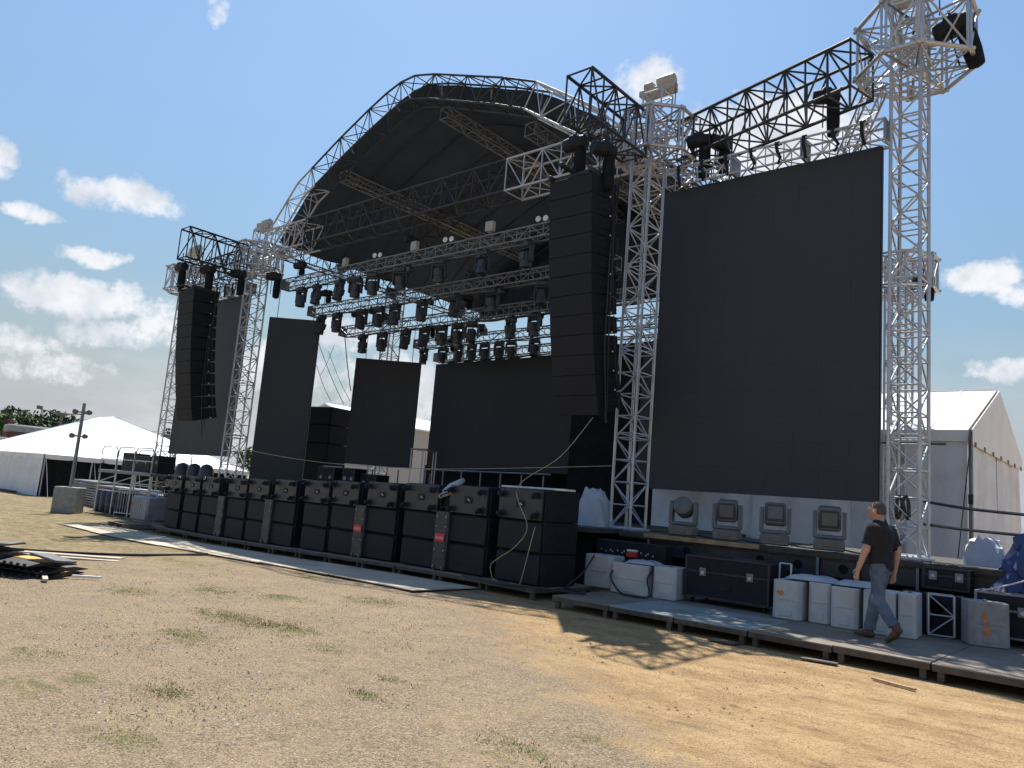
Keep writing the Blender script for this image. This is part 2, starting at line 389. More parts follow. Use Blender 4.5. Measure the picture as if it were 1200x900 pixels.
    def mesh(s, name, smooth=True, fix=True):
        me = bpy.data.meshes.new(name); me.from_pydata(s.v, [], s.f)
        for mm in s.mats: me.materials.append(MATS[mm])
        me.polygons.foreach_set('material_index', s.mi)
        if fix:
            bm = bmesh.new(); bm.from_mesh(me); bmesh.ops.recalc_face_normals(bm, faces=bm.faces); bm.to_mesh(me); bm.free()
        if smooth:
            me.shade_smooth(); me.set_sharp_from_angle(angle=R(38))
        me.update(); return me
    def build(s, name, parent=None, loc=None, rz=None, smooth=True, fix=True):
        return obj(name, s.mesh(name, smooth, fix), parent, loc, rz)

UNIT = {}
def unit_tube(mat):
    if mat not in UNIT:
        UNIT[mat] = MB().tube((0, 0, 0), (0, 0, 1), 1.0, mat, n=8).mesh('tube_' + mat)
    return UNIT[mat]
def bar(name, parent, a, b, r, mat):
    a = Vector(a); b = Vector(b); d = b - a
    o = bpy.data.objects.new(name, unit_tube(mat)); C.objects.link(o); o.parent = parent
    o.rotation_mode = 'QUATERNION'; o.rotation_quaternion = d.to_track_quat('Z', 'Y'); o.location = a; o.scale = (r, r, d.length)
    return o

def lattice(root, secs, mat, rc=0.025, rb=0.014, single=True, closed_ends=True, matf=None, pattern='zig', faces=None, doubles=False):
    """truss through a list of cross-sections (3 or 4 corner points each, in world space); root sits unrotated at root.location"""
    O = Vector(root.location); S = [[Vector(p) - O for p in q] for q in secs]
    n = len(S[0]); mb = {}
    def put(name, a, b, r, mt):
        if single: bar(name, root, a, b, r, mt)
        else: mb.setdefault(mt, MB()).tube(a, b, r, mt, n=5, caps=False)
    straight = all(((S[i + 1][0] - S[i][0]).normalized() - (S[1][0] - S[0][0]).normalized()).length < 1e-3 for i in range(len(S) - 1))
    mt0 = mat if matf is None else None
    for k in range(n):
        if straight and matf is None: bar('chord', root, S[0][k], S[-1][k], rc, mat)
        else:
            for i in range(len(S) - 1): bar('chord', root, S[i][k], S[i + 1][k], rc, mat if matf is None else matf(i))
    for i in range(len(S)):
        mt = mat if matf is None else matf(min(i, len(S) - 2))
        for k in range(n): put('strut', S[i][k], S[i][(k + 1) % n], rb, mt)
        if doubles and 0 < i < len(S) - 1 and i % 4 == 0:
            off = (S[i + 1][0] - S[i][0]).normalized() * 0.10
            for k in range(n): put('strut', S[i][k] + off, S[i][(k + 1) % n] + off, rb, mt)
    for i in range(len(S) - 1):
        mt = mat if matf is None else matf(i)
        for k in range(n):
            k2 = (k + 1) % n
            if (i + k) % 2 == 0: put('brace', S[i][k], S[i + 1][k2], rb, mt)
            else: put('brace', S[i][k2], S[i + 1][k], rb, mt)
    if not single:
        for mt, m in mb.items():
            o = m.build('lattice', root, fix=False); o['kind'] = 'stuff'
def secs_between(A, B, u, v, nb):
    """box sections from A to B; u, v half-extents vectors"""
    A = Vector(A); B = Vector(B); u = Vector(u); v = Vector(v)
    out = []
    for i in range(nb + 1):
        p = A.lerp(B, i / nb); out.append([p - u - v, p + u - v, p + u + v, p - u + v])
    return out
def box_truss(name, label, cat, A, B, w, h, nb, mat, rc=.025, rb=.014, single=True, group=None, doubles=False):
    A = Vector(A); B = Vector(B); d = (B - A).normalized()
    up = Vector((0, 0, 1)) if abs(d.z) < .9 else Vector((0, 1, 0))
    s = d.cross(up).normalized(); up = s.cross(d)
    t = thing(name, label, cat, tuple(A), 0, group)
    lattice(t, secs_between(A, B, s * w / 2, up * h / 2, nb), mat, rc, rb, single, doubles=doubles)
    return t
def gz(x):
    t = min(max((-x - 8) / 16, 0), 1); return -0.3 * t * t * (3 - 2 * t)
ORD = ['first', 'second', 'third', 'fourth', 'fifth', 'sixth', 'seventh', 'eighth', 'ninth', 'tenth', 'eleventh', 'twelfth']
# ================================================================== THE SETTING
def make_ground():
    xs = np.concatenate([[-1600, -900, -450, -220, -130, -90, -70, -58, -50, -44, -40], np.arange(-37, 6.01, 0.28), [8, 11, 16, 25, 45, 90, 200, 500, 1600]])
    ys = np.concatenate([[-800, -250, -80, -30, -14, -8], np.arange(-5, 16.6, 0.28), [18, 21, 26, 33, 45, 70, 120, 250, 600, 1600]])
    X, Y = np.meshgrid(xs, ys)
    t = np.clip((-X - 8) / 16, 0, 1); Z = -0.3 * t * t * (3 - 2 * t)
    near = np.clip((X + 37) / 3, 0, 1) * np.clip((6 - X) / 3, 0, 1) * np.clip((9.6 - Y) / 1.2, 0, 1) * np.clip((Y + 5) / 2, 0, 1)
    amp = np.zeros_like(X)
    for k in range(14):
        a = rng.uniform(0, 6.28); f = rng.uniform(0.5, 4.2); p = rng.uniform(0, 6.28)
        amp += np.sin(f * (X * math.cos(a) + Y * math.sin(a)) + p) / (f ** 0.7)
    Z = Z + near * amp * 0.006
    nx, ny = len(xs), len(ys)
    v = np.stack([X.ravel(), Y.ravel(), Z.ravel()], 1)
    i = np.arange(ny - 1)[:, None] * nx + np.arange(nx - 1)[None, :]
    f = np.stack([i, i + 1, i + 1 + nx, i + nx], -1).reshape(-1, 4)
    me = bpy.data.meshes.new('ground'); me.from_pydata(v.tolist(), [], f.tolist()); me.materials.append(MATS['ground']); me.shade_smooth()
    return tag(obj('ground', me), 'flat dusty showground of sand, gravel and dry turf', 'ground', kind='structure')
make_ground()

# ------------------------------------------------------------------ decking
def deck_panel_mesh(w, d, mat):
    a = MB().box((0, 0, -0.010), (w - .012, d - .012, 0.020), mat, .004).mesh('deck_top')
    b = MB().box((0, -d / 2 + .022, -0.053), (w - .02, .04, .065), 'frame_wood', .004).box((0, d / 2 - .022, -0.053), (w - .02, .04, .065), 'frame_wood', .004)
    b = b.box((-w / 2 + .03, 0, -.053), (.038, d - .09, .065), 'frame_wood', .004).box((w / 2 - .03, 0, -.053), (.038, d - .09, .065), 'frame_wood', .004).mesh('frame')
    c = MB().box((0, 0, -.143), (.07, .07, .115), 'frame_wood', .004).mesh('foot')
    return a, b, c
def deck_panel(loc, rz, meshes, w, d, label, group, tilt=0.0):
    t = thing('deck_panel', label, 'stage deck', loc, rz, group)
    t.rotation_euler = (0, tilt, rz)
    obj('deck_top', meshes[0], t); obj('frame', meshes[1], t)
    for sx in (-1, 1):
        for sy in (-1, 1): obj('foot', meshes[2], t, (sx * (w / 2 - .09), sy * (d / 2 - .07), 0))
    return t
PW = 1.075
mesh_brown = deck_panel_mesh(PW, 1.52, 'deck_plywood'); mesh_grey = deck_panel_mesh(PW, 1.52, 'deck_grey')
for k in range(10):
    x = -7.52 + PW * (k + .5)
    gr = 0 < k < 3
    where = 'counted from the black speaker row towards the walking man' if x < -2.7 else 'right of the walking man'
    deck_panel((x, 10.0 + .76 + random.uniform(-.012, .012), .2 + random.uniform(-.006, .006)), random.uniform(-.004, .004), mesh_grey if gr else mesh_brown, PW, 1.52,
               f"{'grey green' if gr else 'worn brown'} deck panel at the front of the walkway, {ORD[k]} from the speaker row", 'low walkway deck panels')
mesh_back = deck_panel_mesh(PW, 1.6, 'deck_plywood')
for k in range(10):
    x = -7.52 + PW * (k + .5)
    deck_panel((x, 11.54 + .8, .195), 0, mesh_back, PW, 1.6, f'shaded brown deck panel at the back of the walkway, {ORD[k]} from the speaker row', 'rear walkway deck panels')
ROWA = Vector((-8.07, 10.45, 0)); ROWD = (Vector((-22.8, 11.5, 0)) - ROWA).normalized(); ROWN = Vector((ROWD.y, -ROWD.x, 0))
if ROWN.y < 0: ROWN = -ROWN
RZ = math.atan2(-ROWD.y, -ROWD.x)
def on_row(x, back=0.0):
    s = (x - ROWA.x) / ROWD.x; p = ROWA + ROWD * s + ROWN * back
    return Vector((p.x, p.y, gz(p.x) + .2))
PR = 1.27
mesh_row = deck_panel_mesh(PR, 1.6, 'deck_plywood')
for k in range(13):
    p = on_row(-8.12 - PR * (k + .5), .66)
    slope = (gz(p.x + .6) - gz(p.x - .6)) / 1.2
    deck_panel(p, RZ, mesh_row, PR, 1.6, f"low wooden deck panel under the subwoofer stacks, {(ORD + ['thirteenth'])[k]} from the right end", 'deck panels under the subwoofer row', tilt=-math.atan(slope))

# plywood sheets on the grass
def sheet(cx, cy, w, d, rz, mat, label, group, z=None, th=.018, tilt=0):
    m = MB().box((0, 0, th / 2), (w, d, th), mat, .003)
    o = m.build('plywood_sheet', None, (cx, cy, (gz(cx) if z is None else z) + .022), rz)
    o.rotation_euler = (0, tilt, rz)
    return tag(o, label, 'plywood sheet', group)
n_s = 7; A0 = Vector((-9.5, 9.04)); B0 = Vector((-26.4, 9.62))
for k in range(n_s):
    c = A0.lerp(B0, (k + .5) / n_s); x = c.x
    slope = (gz(x + 1) - gz(x - 1)) / 2
    sheet(x, c.y + .60 + random.uniform(-.05, .05), 2.40, 1.50, RZ * .5 + random.uniform(-.012, .012), 'plywood',
          f'pale plywood sheet on the grass before the speaker row, {ORD[k]} from the right', 'plywood sheets along the speaker row', tilt=-math.atan(slope))

# ------------------------------------------------------------------ main stage and wings
def stage_block(name, label, x0, x1, y0, y1, z, void_y=.25):
    t = thing(name, label, 'stage', ((x0 + x1) / 2, y0, 0))
    w = x1 - x0; d = y1 - y0
    MB().box((0, d / 2, z - .05), (w, d, .10), 'dark_wood', .01).build('deck_top', t)
    MB().box((0, void_y, (z - .12) / 2), (w - .1, .02, z - .14), 'black_drape').build('void_sheet', t)  # black sheet standing in for the dark void under the deck
    return t
main = stage_block('main_stage', 'long black main stage deck hidden behind the subwoofer row', -24.6, -8.75, 12.7, 25.6, 1.2)
wing = stage_block('stage_wing', 'side stage deck with a tan edge board, carrying the four big floor spotlights', -8.55, 4.5, 13.45, 17.6, 1.18, 1.0)
MB().box((-.1, -.012, 1.145), (2.35, .022, .085), 'tan_board', .004).build('edge_board', wing).location.x = (-6.68 + 2.02)
m = MB().box((0, 0, 1.12), (13.0, .05, .11), 'dark_wood', .004).build('edge_beam', wing); m.location.y = .04
def fascia(x0, x1, holes):
    m = MB().box(((x0 + x1) / 2, .10, .93), (x1 - x0, .05, .30), 'charcoal_plastic', .01).build('fascia', wing)
    m.location.x = 2.02
    for hx in holes:
        h = MB().lathe([(.075, -.012), (.075, .012), (.055, .014)], (0, 0, 0), 'black_drape', 18, 'Y').build('port', m)
        h.location = (hx, .072, .93)
fascia(-7.85, -4.62, (-7.05, -5.62, -4.95)); fascia(-4.58, -3.1, (-4.2,)); fascia(-3.05, -1.0, (-2.75, -1.9))
for x in (-7.86, -4.6, -3.95, -3.07):
    MB().box((0, 0, .68), (.045, .045, .95), 'dull_aluminium', .005).build('leg', wing, (x + 2.02, .03, 0))
lwing = stage_block('stage_wing', 'side stage deck under the left hand screen, behind the far end of the subwoofer row', -29.2, -24.75, 13.7, 17.4, 1.0)

# ------------------------------------------------------------------ towers
def tower(cx, cy, z0, z1, label, w=.48, d=.62, bay=.48, single=True, mat='aluminium', rc=.033, rb=.0165):
    t = thing('truss_tower', label, 'truss tower', (cx, cy, z0), 0, 'roof and wing towers')
    nb = max(2, round((z1 - z0) / bay))
    lattice(t, secs_between((cx, cy, z0 + .05), (cx, cy, z1), (w / 2, 0, 0), (0, d / 2, 0), nb, ), mat, rc, rb, single, doubles=True)
    MB().box((0, 0, .025), (w + .16, d + .16, .05), mat, .008).build('base_plate', t)
    return t
def octagon(cx, cy, z0, z1, label, hw=.82, c=.29, mat='aluminium', single=True):
    t = thing('sleeve_block', label, 'sleeve block', (cx, cy, z0), 0, 'sleeve blocks on the towers')
    P = [(c, -hw), (hw, -c), (hw, c), (c, hw), (-c, hw), (-hw, c), (-hw, -c), (-c, -hw)]
    h = z1 - z0
    for i in range(8):
        a = Vector((*P[i], 0)); b = Vector((*P[(i + 1) % 8], 0)); up = Vector((0, 0, h)); e = (b - a).normalized()
        for z in (0, h):
            zz = Vector((0, 0, z)); bar('ring_tube', t, a + zz - e * .07, b + zz + e * .07, .040, mat)
        for o in (a + e * .05, b - e * .05): bar('post', t, o, o + up, .024, mat)
        if i % 2: bar('brace', t, a, b + up, .018, mat); 
        else: bar('brace', t, a + up, b, .018, mat)
    for z in (0, h):
        for i in range(4):
            bar('cross_tube', t, (*P[i], z), (*P[i + 4], z), .022, mat)
            bar('cross_tube', t, (*P[i], z), (*P[(i + 3) % 8], z), .018, mat)
            bar('cross_tube', t, (*P[i + 4], z), (*P[(i + 2) % 8], z), .016, mat)
    for i in range(8):
        bar('cross_tube', t, (*P[i], 0), (P[i][0] * .25, P[i][1] * .25, 0), .022, mat)
        bar('cross_tube', t, (*P[i], h), (P[i][0] * .25, P[i][1] * .25, h), .022, mat)
        bar('brace', t, (*P[i], h), (P[i][0] * .3, P[i][1] * .3, 0), .016, mat)
        bar('brace', t, (*P[i], 0), (P[(i + 3) % 8][0] * .35, P[(i + 3) % 8][1] * .35, h * .5), .016, mat)
        bar('brace', t, (*P[i], h), (P[(i + 5) % 8][0] * .35, P[(i + 5) % 8][1] * .35, h * .4), .016, mat)
    return t
def hoist_head(cx, cy, z, label, s=.48):
    t = thing('hoist_head', label, 'hoist', (cx, cy, z), 0, 'hoists on tower tops')
    m = MB()
    for sx in (-1, 1):
        for sy in (-1, 1): m.tube((sx * s / 2, sy * s / 2, 0), (sx * s / 2, sy * s / 2, .62), .024, 'aluminium')
    for zz in (.05, .58):
        for a, b in (((-1, -1), (1, -1)), ((1, -1), (1, 1)), ((1, 1), (-1, 1)), ((-1, 1), (-1, -1))):
            m.tube((a[0] * s / 2, a[1] * s / 2, zz), (b[0] * s / 2, b[1] * s / 2, zz), .016, 'aluminium')
            m.tube((a[0] * s / 2, a[1] * s / 2, .05), (b[0] * s / 2, b[1] * s / 2, .58), .012, 'aluminium')
    m.build('mast_frame', t)
    MB().box((0, 0, .70), (.92, .20, .15), 'cream_metal', .015).box((0, .17, .68), (.8, .08, .12), 'cream_metal', .01).build('beam', t)
    MB().lathe([(.05, -.22), (.13, -.20), (.14, 0), (.13, .20), (.05, .22)], (.22, -.02, .86), 'cream_metal', 12, 'X').build('motor', t)
    MB().box((-.22, 0, .84), (.24, .24, .16), 'cream_metal', .03).build('gearbox', t)
    m = MB(); m.path([(.50, -.08, .72), (.50, -.08, .1)], .012, 'black_cable'); m.build('chain', t)
    return t
tower(-3.41, 14.30, 1.18, 11.2, 'tall silver truss tower at the right end, behind the walking man')
tower(-8.87, 14.30, 1.18, 10.7, 'tall silver truss tower between the right screen and the black line array')
tower(-25.2, 14.30, 1.0, 10.2, 'silver truss tower at the left, between the far line array and the slim dark panel')
tower(-30.75, 14.5, -.3, 10.2, 'thin outermost left silver tower, beside the white tent', single=False)
tower(-5.05, 20.2, .0, 8.4, 'rear silver tower seen behind the right end of the big right screen', single=False)
tower(-24.9, 20.6, 1.2, 10.0, 'rear silver tower rising behind the middle dark panel', single=False)
tower(-25.2, 25.2, 1.2, 10.0, 'rear left corner tower of the roof behind the wide back screen', single=False)
tower(-8.9, 25.2, 1.2, 10.0, 'rear right corner tower of the roof behind the big right screen', single=False)
octagon(-3.33, 14.30, 9.92, 10.92, 'eight sided silver sleeve block near the top right corner, on the rightmost tower', hw=.94, c=.30)
octagon(-8.75, 14.35, 9.50, 10.45, 'eight sided silver sleeve block on the tower beside the right screen')
octagon(-25.2, 14.3, 9.15, 10.0, 'silver sleeve block on the tower at the left foot of the roof arch')
octagon(-30.75, 14.4, 8.95, 9.9, 'silver sleeve block on the outermost left tower, above the far line array')
octagon(-5.05, 20.2, 7.5, 8.3, 'small silver sleeve block on the rear tower, just right of the big screen edge')
hoist_head(-8.72, 14.3, 10.5, 'cream chain hoist on top of the tower beside the right screen')
hoist_head(-3.41, 14.3, 10.75, 'cream chain hoist on top of the rightmost tower')
hoist_head(-25.2, 14.3, 10.05, 'cream chain hoist on top of the tower at the left foot of the arch')
hoist_head(-30.75, 14.5, 10.0, 'cream chain hoist on top of the outermost left tower')

# ------------------------------------------------------------------ roof
ARCH = [(-24.45, 10.2), (-22.8, 11.88), (-20.6, 12.98), (-19.2, 13.60), (-18.4, 13.91), (-17.75, 14.08), (-17.1, 14.10), (-16.2, 13.86), (-13.4, 12.86), (-12.2, 12.36), (-10.3, 11.12), (-9.5, 10.4)]
def resample(P, step):
    """points along a polyline, keeping its kinks"""
    P = [Vector((*p, 0)) for p in P]; out = [P[0]]
    for a, b in zip(P, P[1:]):
        n = max(1, round((b - a).length / step)); out += [a.lerp(b, (i + 1) / n) for i in range(n)]
    return out
def offset(P, d):
    out = []
    for i, p in enumerate(P):
        t = (P[min(i + 1, len(P) - 1)] - P[max(i - 1, 0)]).normalized(); out.append(p + Vector((t.y, -t.x, 0)) * d)
    return out
AP = resample(ARCH, .78); AI = offset(AP, .74)
def arch_mat(i):
    x = AP[i].x
    return 'aluminium' if (x < -22.3 or x > -12.4) else 'black_steel'
def arch_truss(y, label, single, mf, dy=.6):
    t = thing('arch_truss', label, 'roof truss', (-17.1, y, 10.3), 0, 'arched roof trusses')
    secs = [[(a.x, y, a.y), (a.x, y + dy, a.y), (b.x, y + dy, b.y), (b.x, y, b.y)] for a, b in zip(AP, AI)]
    lattice(t, secs, 'black_steel', .032, .016, single, matf=mf)
arch_truss(14.0, 'arched front roof truss, black over the middle and silver at both feet', True, arch_mat)
arch_truss(24.6, 'black arched truss at the rear of the stage roof', False, lambda i: 'black_steel')
arch_truss(19.3, 'black arched truss halfway back under the roof skin', False, lambda i: 'black_steel')
def roof_skin():
    t = thing('stage_roof', 'dark fabric roof skin stretched over the arched trusses', 'stage roof', (-17.1, 14.5, 10.3))
    prof = offset(resample(ARCH, .45), .12); n = len(prof); O = Vector(t.location)
    ys = np.linspace(14.5, 25.3, 34); V = []
    for j, y in enumerate(ys):
        for i, p in enumerate(prof):
            ph = abs(math.sin((y - 14.5) / 10.8 * math.pi * 4)); sag = .16 * ph
            q = offset(prof, sag)[i] if j % 1 == 0 else p
            V.append((q.x - O.x, y - O.y, q.y - O.z + .02 * math.sin(i * 1.9 + j * .7)))
    N = len(V); F = []
    for j in range(len(ys) - 1):
        for i in range(n - 1):
            a = j * n + i; F.append((a, a + 1, a + 1 + n, a + n))
    V2 = [(x, y, z + .03) for x, y, z in V]
    F2 = [tuple(N + k for k in reversed(f)) for f in F]
    MB().add(V + V2, F + F2, 'roof_fabric').build('skin', t, fix=False)
    # rear gable closure
    poly = [(p.x - O.x, p.y - O.z) for p in prof]
    MB().prism(poly + [(poly[-1][0], -.55), (poly[0][0], -.55)], 10.75, 10.79, 'roof_fabric').build('rear_gable', t)
    # small turnbuckles that tie the skin to the front arch, seen as pale ticks along the slope
    m = MB()
    for i in range(3, len(AP) - 3, 3):
        a = AP[i]; b = AI[i]
        m.tube((a.x - O.x, -.2, a.y - O.z - .06), (b.x * .6 + a.x * .4 - O.x, -.02, b.y * .6 + a.y * .4 - O.z), .022, 'dull_aluminium')
    m.build('tension_strap', t)
roof_skin()
def roof_seams():
    t = next(o for o in C.objects if o.name == 'stage_roof'); O = Vector(t.location)
    for k in range(1, 8):
        y = 14.5 + 10.8 * k / 8; prof = offset(resample(ARCH, .9), .16 + (.17 if k % 2 else .02))
        MB().path([(p.x - O.x, y - O.y, p.y - O.z) for p in prof], .018, 'roof_fabric', 5).build('seam', t)
roof_seams()
def main_mat(secx):
    return lambda i: 'aluminium' if (secx[i] < -22.3 or secx[i] > -13.6) else 'black_steel'
xs_main = list(np.linspace(-24.4, -9.4, 26))
t = thing('front_truss', 'deep box truss across the stage front, black in the middle and silver at both ends', 'roof truss', (-17, 14.0, 9.5))
lattice(t, [[(x, 14.0, 9.55), (x, 14.72, 9.55), (x, 14.72, 10.42), (x, 14.0, 10.42)] for x in xs_main], 'black_steel', .034, .018, True, matf=main_mat(xs_main))
box_truss('eave_truss', 'black truss along the left eave of the roof, seen against the sky', 'roof truss', (-24.5, 14.9, 9.98), (-24.5, 25.2, 9.98), .5, .6, 17, 'black_steel', .03, .016, False, 'eave trusses')
box_truss('eave_truss', 'black truss along the right eave of the roof, behind the right line array', 'roof truss', (-9.6, 14.9, 9.98), (-9.6, 25.2, 9.98), .5, .6, 17, 'black_steel', .03, .016, False, 'eave trusses')
box_truss('rear_truss', 'black truss across the rear of the roof', 'roof truss', (-24.2, 25.1, 9.9), (-9.9, 25.1, 9.9), .5, .5, 24, 'black_steel', .03, .016, False)
for x, z, lab in ((-21.2, 12.05, 'silver rafter truss under the left slope of the roof skin'), (-16.4, 13.0, 'silver rafter truss under the ridge of the roof skin'), (-12.9, 11.55, 'rafter truss under the right slope of the roof skin')):
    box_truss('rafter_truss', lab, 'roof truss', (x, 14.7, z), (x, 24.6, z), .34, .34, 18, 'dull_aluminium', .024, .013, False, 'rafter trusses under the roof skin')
# cantilevers that carry the line arrays
box_truss('cantilever_truss', 'black box truss cantilevered forward beside the top of the arch, over the right line array', 'truss', (-8.92, 11.55, 9.85), (-8.92, 13.75, 9.85), .62, 1.0, 5, 'black_steel', .035, .02, True, 'cantilever trusses')
box_truss('cantilever_truss', 'black box truss cantilevered forward over the left line array', 'truss', (-25.2, 11.45, 9.3), (-25.2, 13.65, 9.3), .62, 1.05, 5, 'black_steel', .035, .02, True, 'cantilever trusses')
box_truss('header_truss', 'big black box truss running up to the rightmost tower above the right screen', 'truss', (-8.25, 15.0, 10.0), (-4.15, 13.95, 10.06), .75, .93, 9, 'black_steel', .036, .02, True, 'wing header trusses')
box_truss('header_truss', 'black box truss between the two left towers, behind the far line array', 'truss', (-30.0, 14.4, 9.45), (-25.9, 14.3, 9.5), .7, .9, 8, 'black_steel', .036, .02, True, 'wing header trusses')
box_truss('side_truss', 'black truss running back from the tower beside the right screen', 'truss', (-8.3, 15.0, 9.3), (-7.2, 18.2, 9.3), .5, .6, 6, 'black_steel', .03, .016, False)
box_truss('knee_truss', 'short silver truss sloping down behind the rightmost sleeve block', 'truss', (-4.0, 14.4, 9.85), (-5.05, 15.9, 9.25), .3, .3, 5, 'aluminium', .022, .012, False)
def screen_truss(x0, x1, y, z, label):
    t = box_truss('screen_truss', label, 'truss', (x0, y, z), (x1, y, z), .40, .40, 12, 'aluminium', .024, .013, True, 'trusses the side screens hang from')
    for k in range(8):
        x = (x1 - x0) * (k + .6) / 8.3
        m = MB()
        q = random.uniform(-.06, .06)
        m.path([(x - .02, -.235, .215), (x + q * .4, -.24, .03), (x + .05 + q, -.245, -.12), (x + .03, -.235, -.245)], .034, 'black_plastic')
        m.box((x, -.15, .225), (.09, .16, .03), 'black_plastic', .008); m.build('sling', t)
    for x in ((x1 - x0) * .34, (x1 - x0) * .66, (x1 - x0) - .01): MB().box((x, -.01, 0), (.035, .42, .42), 'dull_aluminium', .004).build('end_plate', t)
    return t
screen_truss(-8.15, -3.72, 14.1, 8.76, 'silver truss along the top edge of the big right screen')
screen_truss(-30.1, -25.5, 14.3, 8.5, 'silver truss along the top edge of the left outer screen')

# ------------------------------------------------------------------ screens
def screen(cx, cy, z0, z1, w, rz, label, ncol, nrow, group=None, hang=0.0):
    t = thing('led_screen', label, 'LED screen', (cx, cy, z0), rz, group); h = z1 - z0
    mod = MB().box((0, 0, 0), (w / ncol - .0008, .028, h / nrow - .0008), 'led_face', .0007).mesh('led_module')
    for k in range(ncol):
        for j in range(nrow):
            o = obj('led_module', mod, t, (-w / 2 + w * (k + .5) / ncol, random.uniform(-.0006, .0006), h * (j + .5) / nrow))
            o.rotation_euler = (random.gauss(0, .0022), 0, random.gauss(0, .0022))
    m = MB()
    for k in range(ncol + 1): m.box((-w / 2 + w * k / ncol, .055, h / 2), (.035, .075, h - .02), 'black_steel')
    for k in range(nrow + 1): m.box((0, .057, .02 + (h - .04) * k / nrow), (w - .02, .06, .03), 'black_steel')
    m.build('rear_frame', t)
    m = MB()
    for k in range(ncol):
        for j in range(nrow): m.box((-w / 2 + w * (k + .5) / ncol, .075, h * (j + .5) / nrow), (.2, .06, .26), 'black_plastic')
    m.build('module', t)['kind'] = 'stuff'
    if hang:
        for s in (-.36, .36): MB().tube((s * w, .03, h), (s * w, .03, h + hang), .012, 'black_cable').build('hanging_cable', t)
    return t
screen(-6.08, 14.16, 2.08, 8.56, 4.46, 0, 'big dark screen hanging on the right, between the silver towers', 9, 13, 'LED screens of the stage')
screen(-27.95, 14.36, 2.30, 8.30, 4.55, 0, 'dark screen partly hidden behind the far left line array', 9, 12, 'LED screens of the stage')
def screen2(a, b, z0, z1, label, nc, nr, hang):
    a = Vector(a); b = Vector(b); d = b - a; c = (a + b) / 2
    return screen(c.x, c.y, z0, z1, d.length, math.atan2(d.y, d.x), label, nc, nr, 'LED screens of the stage', hang)
screen2((-24.75, 14.75), (-23.35, 15.95), 1.25, 7.45, 'tall slim dark panel standing just right of the left tower', 4, 12, 2.0)
screen2((-23.95, 18.2), (-22.05, 19.85), 2.45, 6.55, 'medium dark panel in the middle, left of the wide back screen', 5, 8, 1.5)
screen(-17.0, 21.5, 2.62, 6.85, 11.9, 0, 'very wide dark screen across the back of the stage', 24, 8, 'LED screens of the stage', .6)
screen2((-12.1, 19.85), (-10.2, 18.2), 2.45, 6.55, 'dark angled panel mostly hidden behind the right line array', 5, 8, 1.5)
t = thing('dark_backing', 'added black cloth darkening the gap beside the wide back screen, behind the right tower', 'drape', (-12.9, 20.2, 1.2))  # black sheet added to keep the gap behind the tower dark
MB().box((0, 0, 2.75), (4.0, .03, 5.5), 'black_drape').build('cloth', t); MB().tube((-2.0, 0, 5.53), (2.0, 0, 5.53), .03, 'black_steel').build('pipe', t)
t = thing('dark_backing', 'low added black cloth darkening the back of the stage, below the wide back screen', 'drape', (-16.5, 22.6, 0))  # added black sheet, gives the darkness below the back screen
MB().box((0, 0, 1.36), (15.5, .03, 2.72), 'black_drape').build('cloth', t); MB().tube((-7.75, 0, 2.74), (7.75, 0, 2.74), .03, 'black_steel').build('pipe', t)
# ================================================================== LOUDSPEAKERS
SW, SH, SD = 1.08, .545, .95
def sub_meshes():
    cab = MB().box((0, SD / 2 + .03, SH / 2), (SW, SD - .05, SH - .006), 'speaker_cabinet', .014)
    for s in (-1, 1):
        for z in (.16, .39):
            cab.box((s * (SW / 2 - .0), SD * .55, z), (.012, .24, .10), 'black_plastic', .004)
    cab.box((0, SD * .55, .010), (SW * .8, SD * .8, .012), 'black_steel')
    cab = cab.mesh('cabinet')
    gr = MB().box((0, .022, SH / 2), (SW - .035, .040, SH - .05), 'speaker_grille', .016)
    gr = gr.mesh('grille')
    bd = MB().box((0, -.012, SH / 2), (SW - .03, .026, SH - .03), 'wheel_board', .006)
    bd.box((0, -.027, SH / 2), (.20, .006, .13), 'black_plastic', .002)
    bd = bd.mesh('wheel_board')
    ca = MB().box((0, -.008, 0), (.12, .014, .12), 'black_steel', .003)
    ca.box((-.035, -.06, -.01), (.012, .10, .07), 'black_steel', .003).box((.035, -.06, -.01), (.012, .10, .07), 'black_steel', .003)
    ca.lathe([(.030, -.024), (.058, -.022), (.062, 0), (.058, .022), (.030, .024)], (0, -.09, -.02), 'black_plastic', 14, 'X')
    ca = ca.mesh('caster')
    la = MB().box((0, -.004, 0), (.13, .010, .09), 'black_plastic', .003).box((-.02, -.012, 0), (.07, .012, .022), 'aluminium', .004, Matrix.Rotation(.5, 3, 'Y')).mesh('latch')
    return cab, gr, bd, ca, la
cab, gr, bd, ca, la = sub_meshes()
CENT = [-8.71, -10.06, -11.46, -12.77, -14.15, -15.34, -16.80, -18.15, -19.35, -21.00, -22.25, -23.55]
LEV = ['bottom', 'middle', 'top']
for k, x in enumerate(CENT):
    p = on_row(x, .0); yaw = RZ + random.uniform(-.01, .01)
    place = f'{ORD[k]} stack from the right' if k else 'rightmost stack of the row'
    for j in range(3):
        o = thing('subwoofer', f"black subwoofer{' faced with a wheeled board' if j == 2 else ''}, {LEV[j]} of the {place}", 'subwoofer', p + Vector((0, 0, .004 + j * SH)), yaw + random.uniform(-.004, .004), 'subwoofers stacked along the stage front')
        if k == 0 and j == 2: o['label'] = 'black subwoofer on top of the rightmost stack, yellow rope crossing it'
        obj('cabinet', cab, o); obj('grille', gr, o)
        if j == 2:
            b = obj('wheel_board', bd, o)
            for sx in (-1, 1):
                for z in (.10, SH - .10):
                    c = obj('caster', ca, b, (sx * (SW / 2 - .12), -.026, z)); c.rotation_euler = (0, random.uniform(-1.2, 1.2), 0)
            obj('latch', la, b, (.06, -.03, SH / 2)).rotation_euler = (0, random.uniform(-.5, .5), 0)
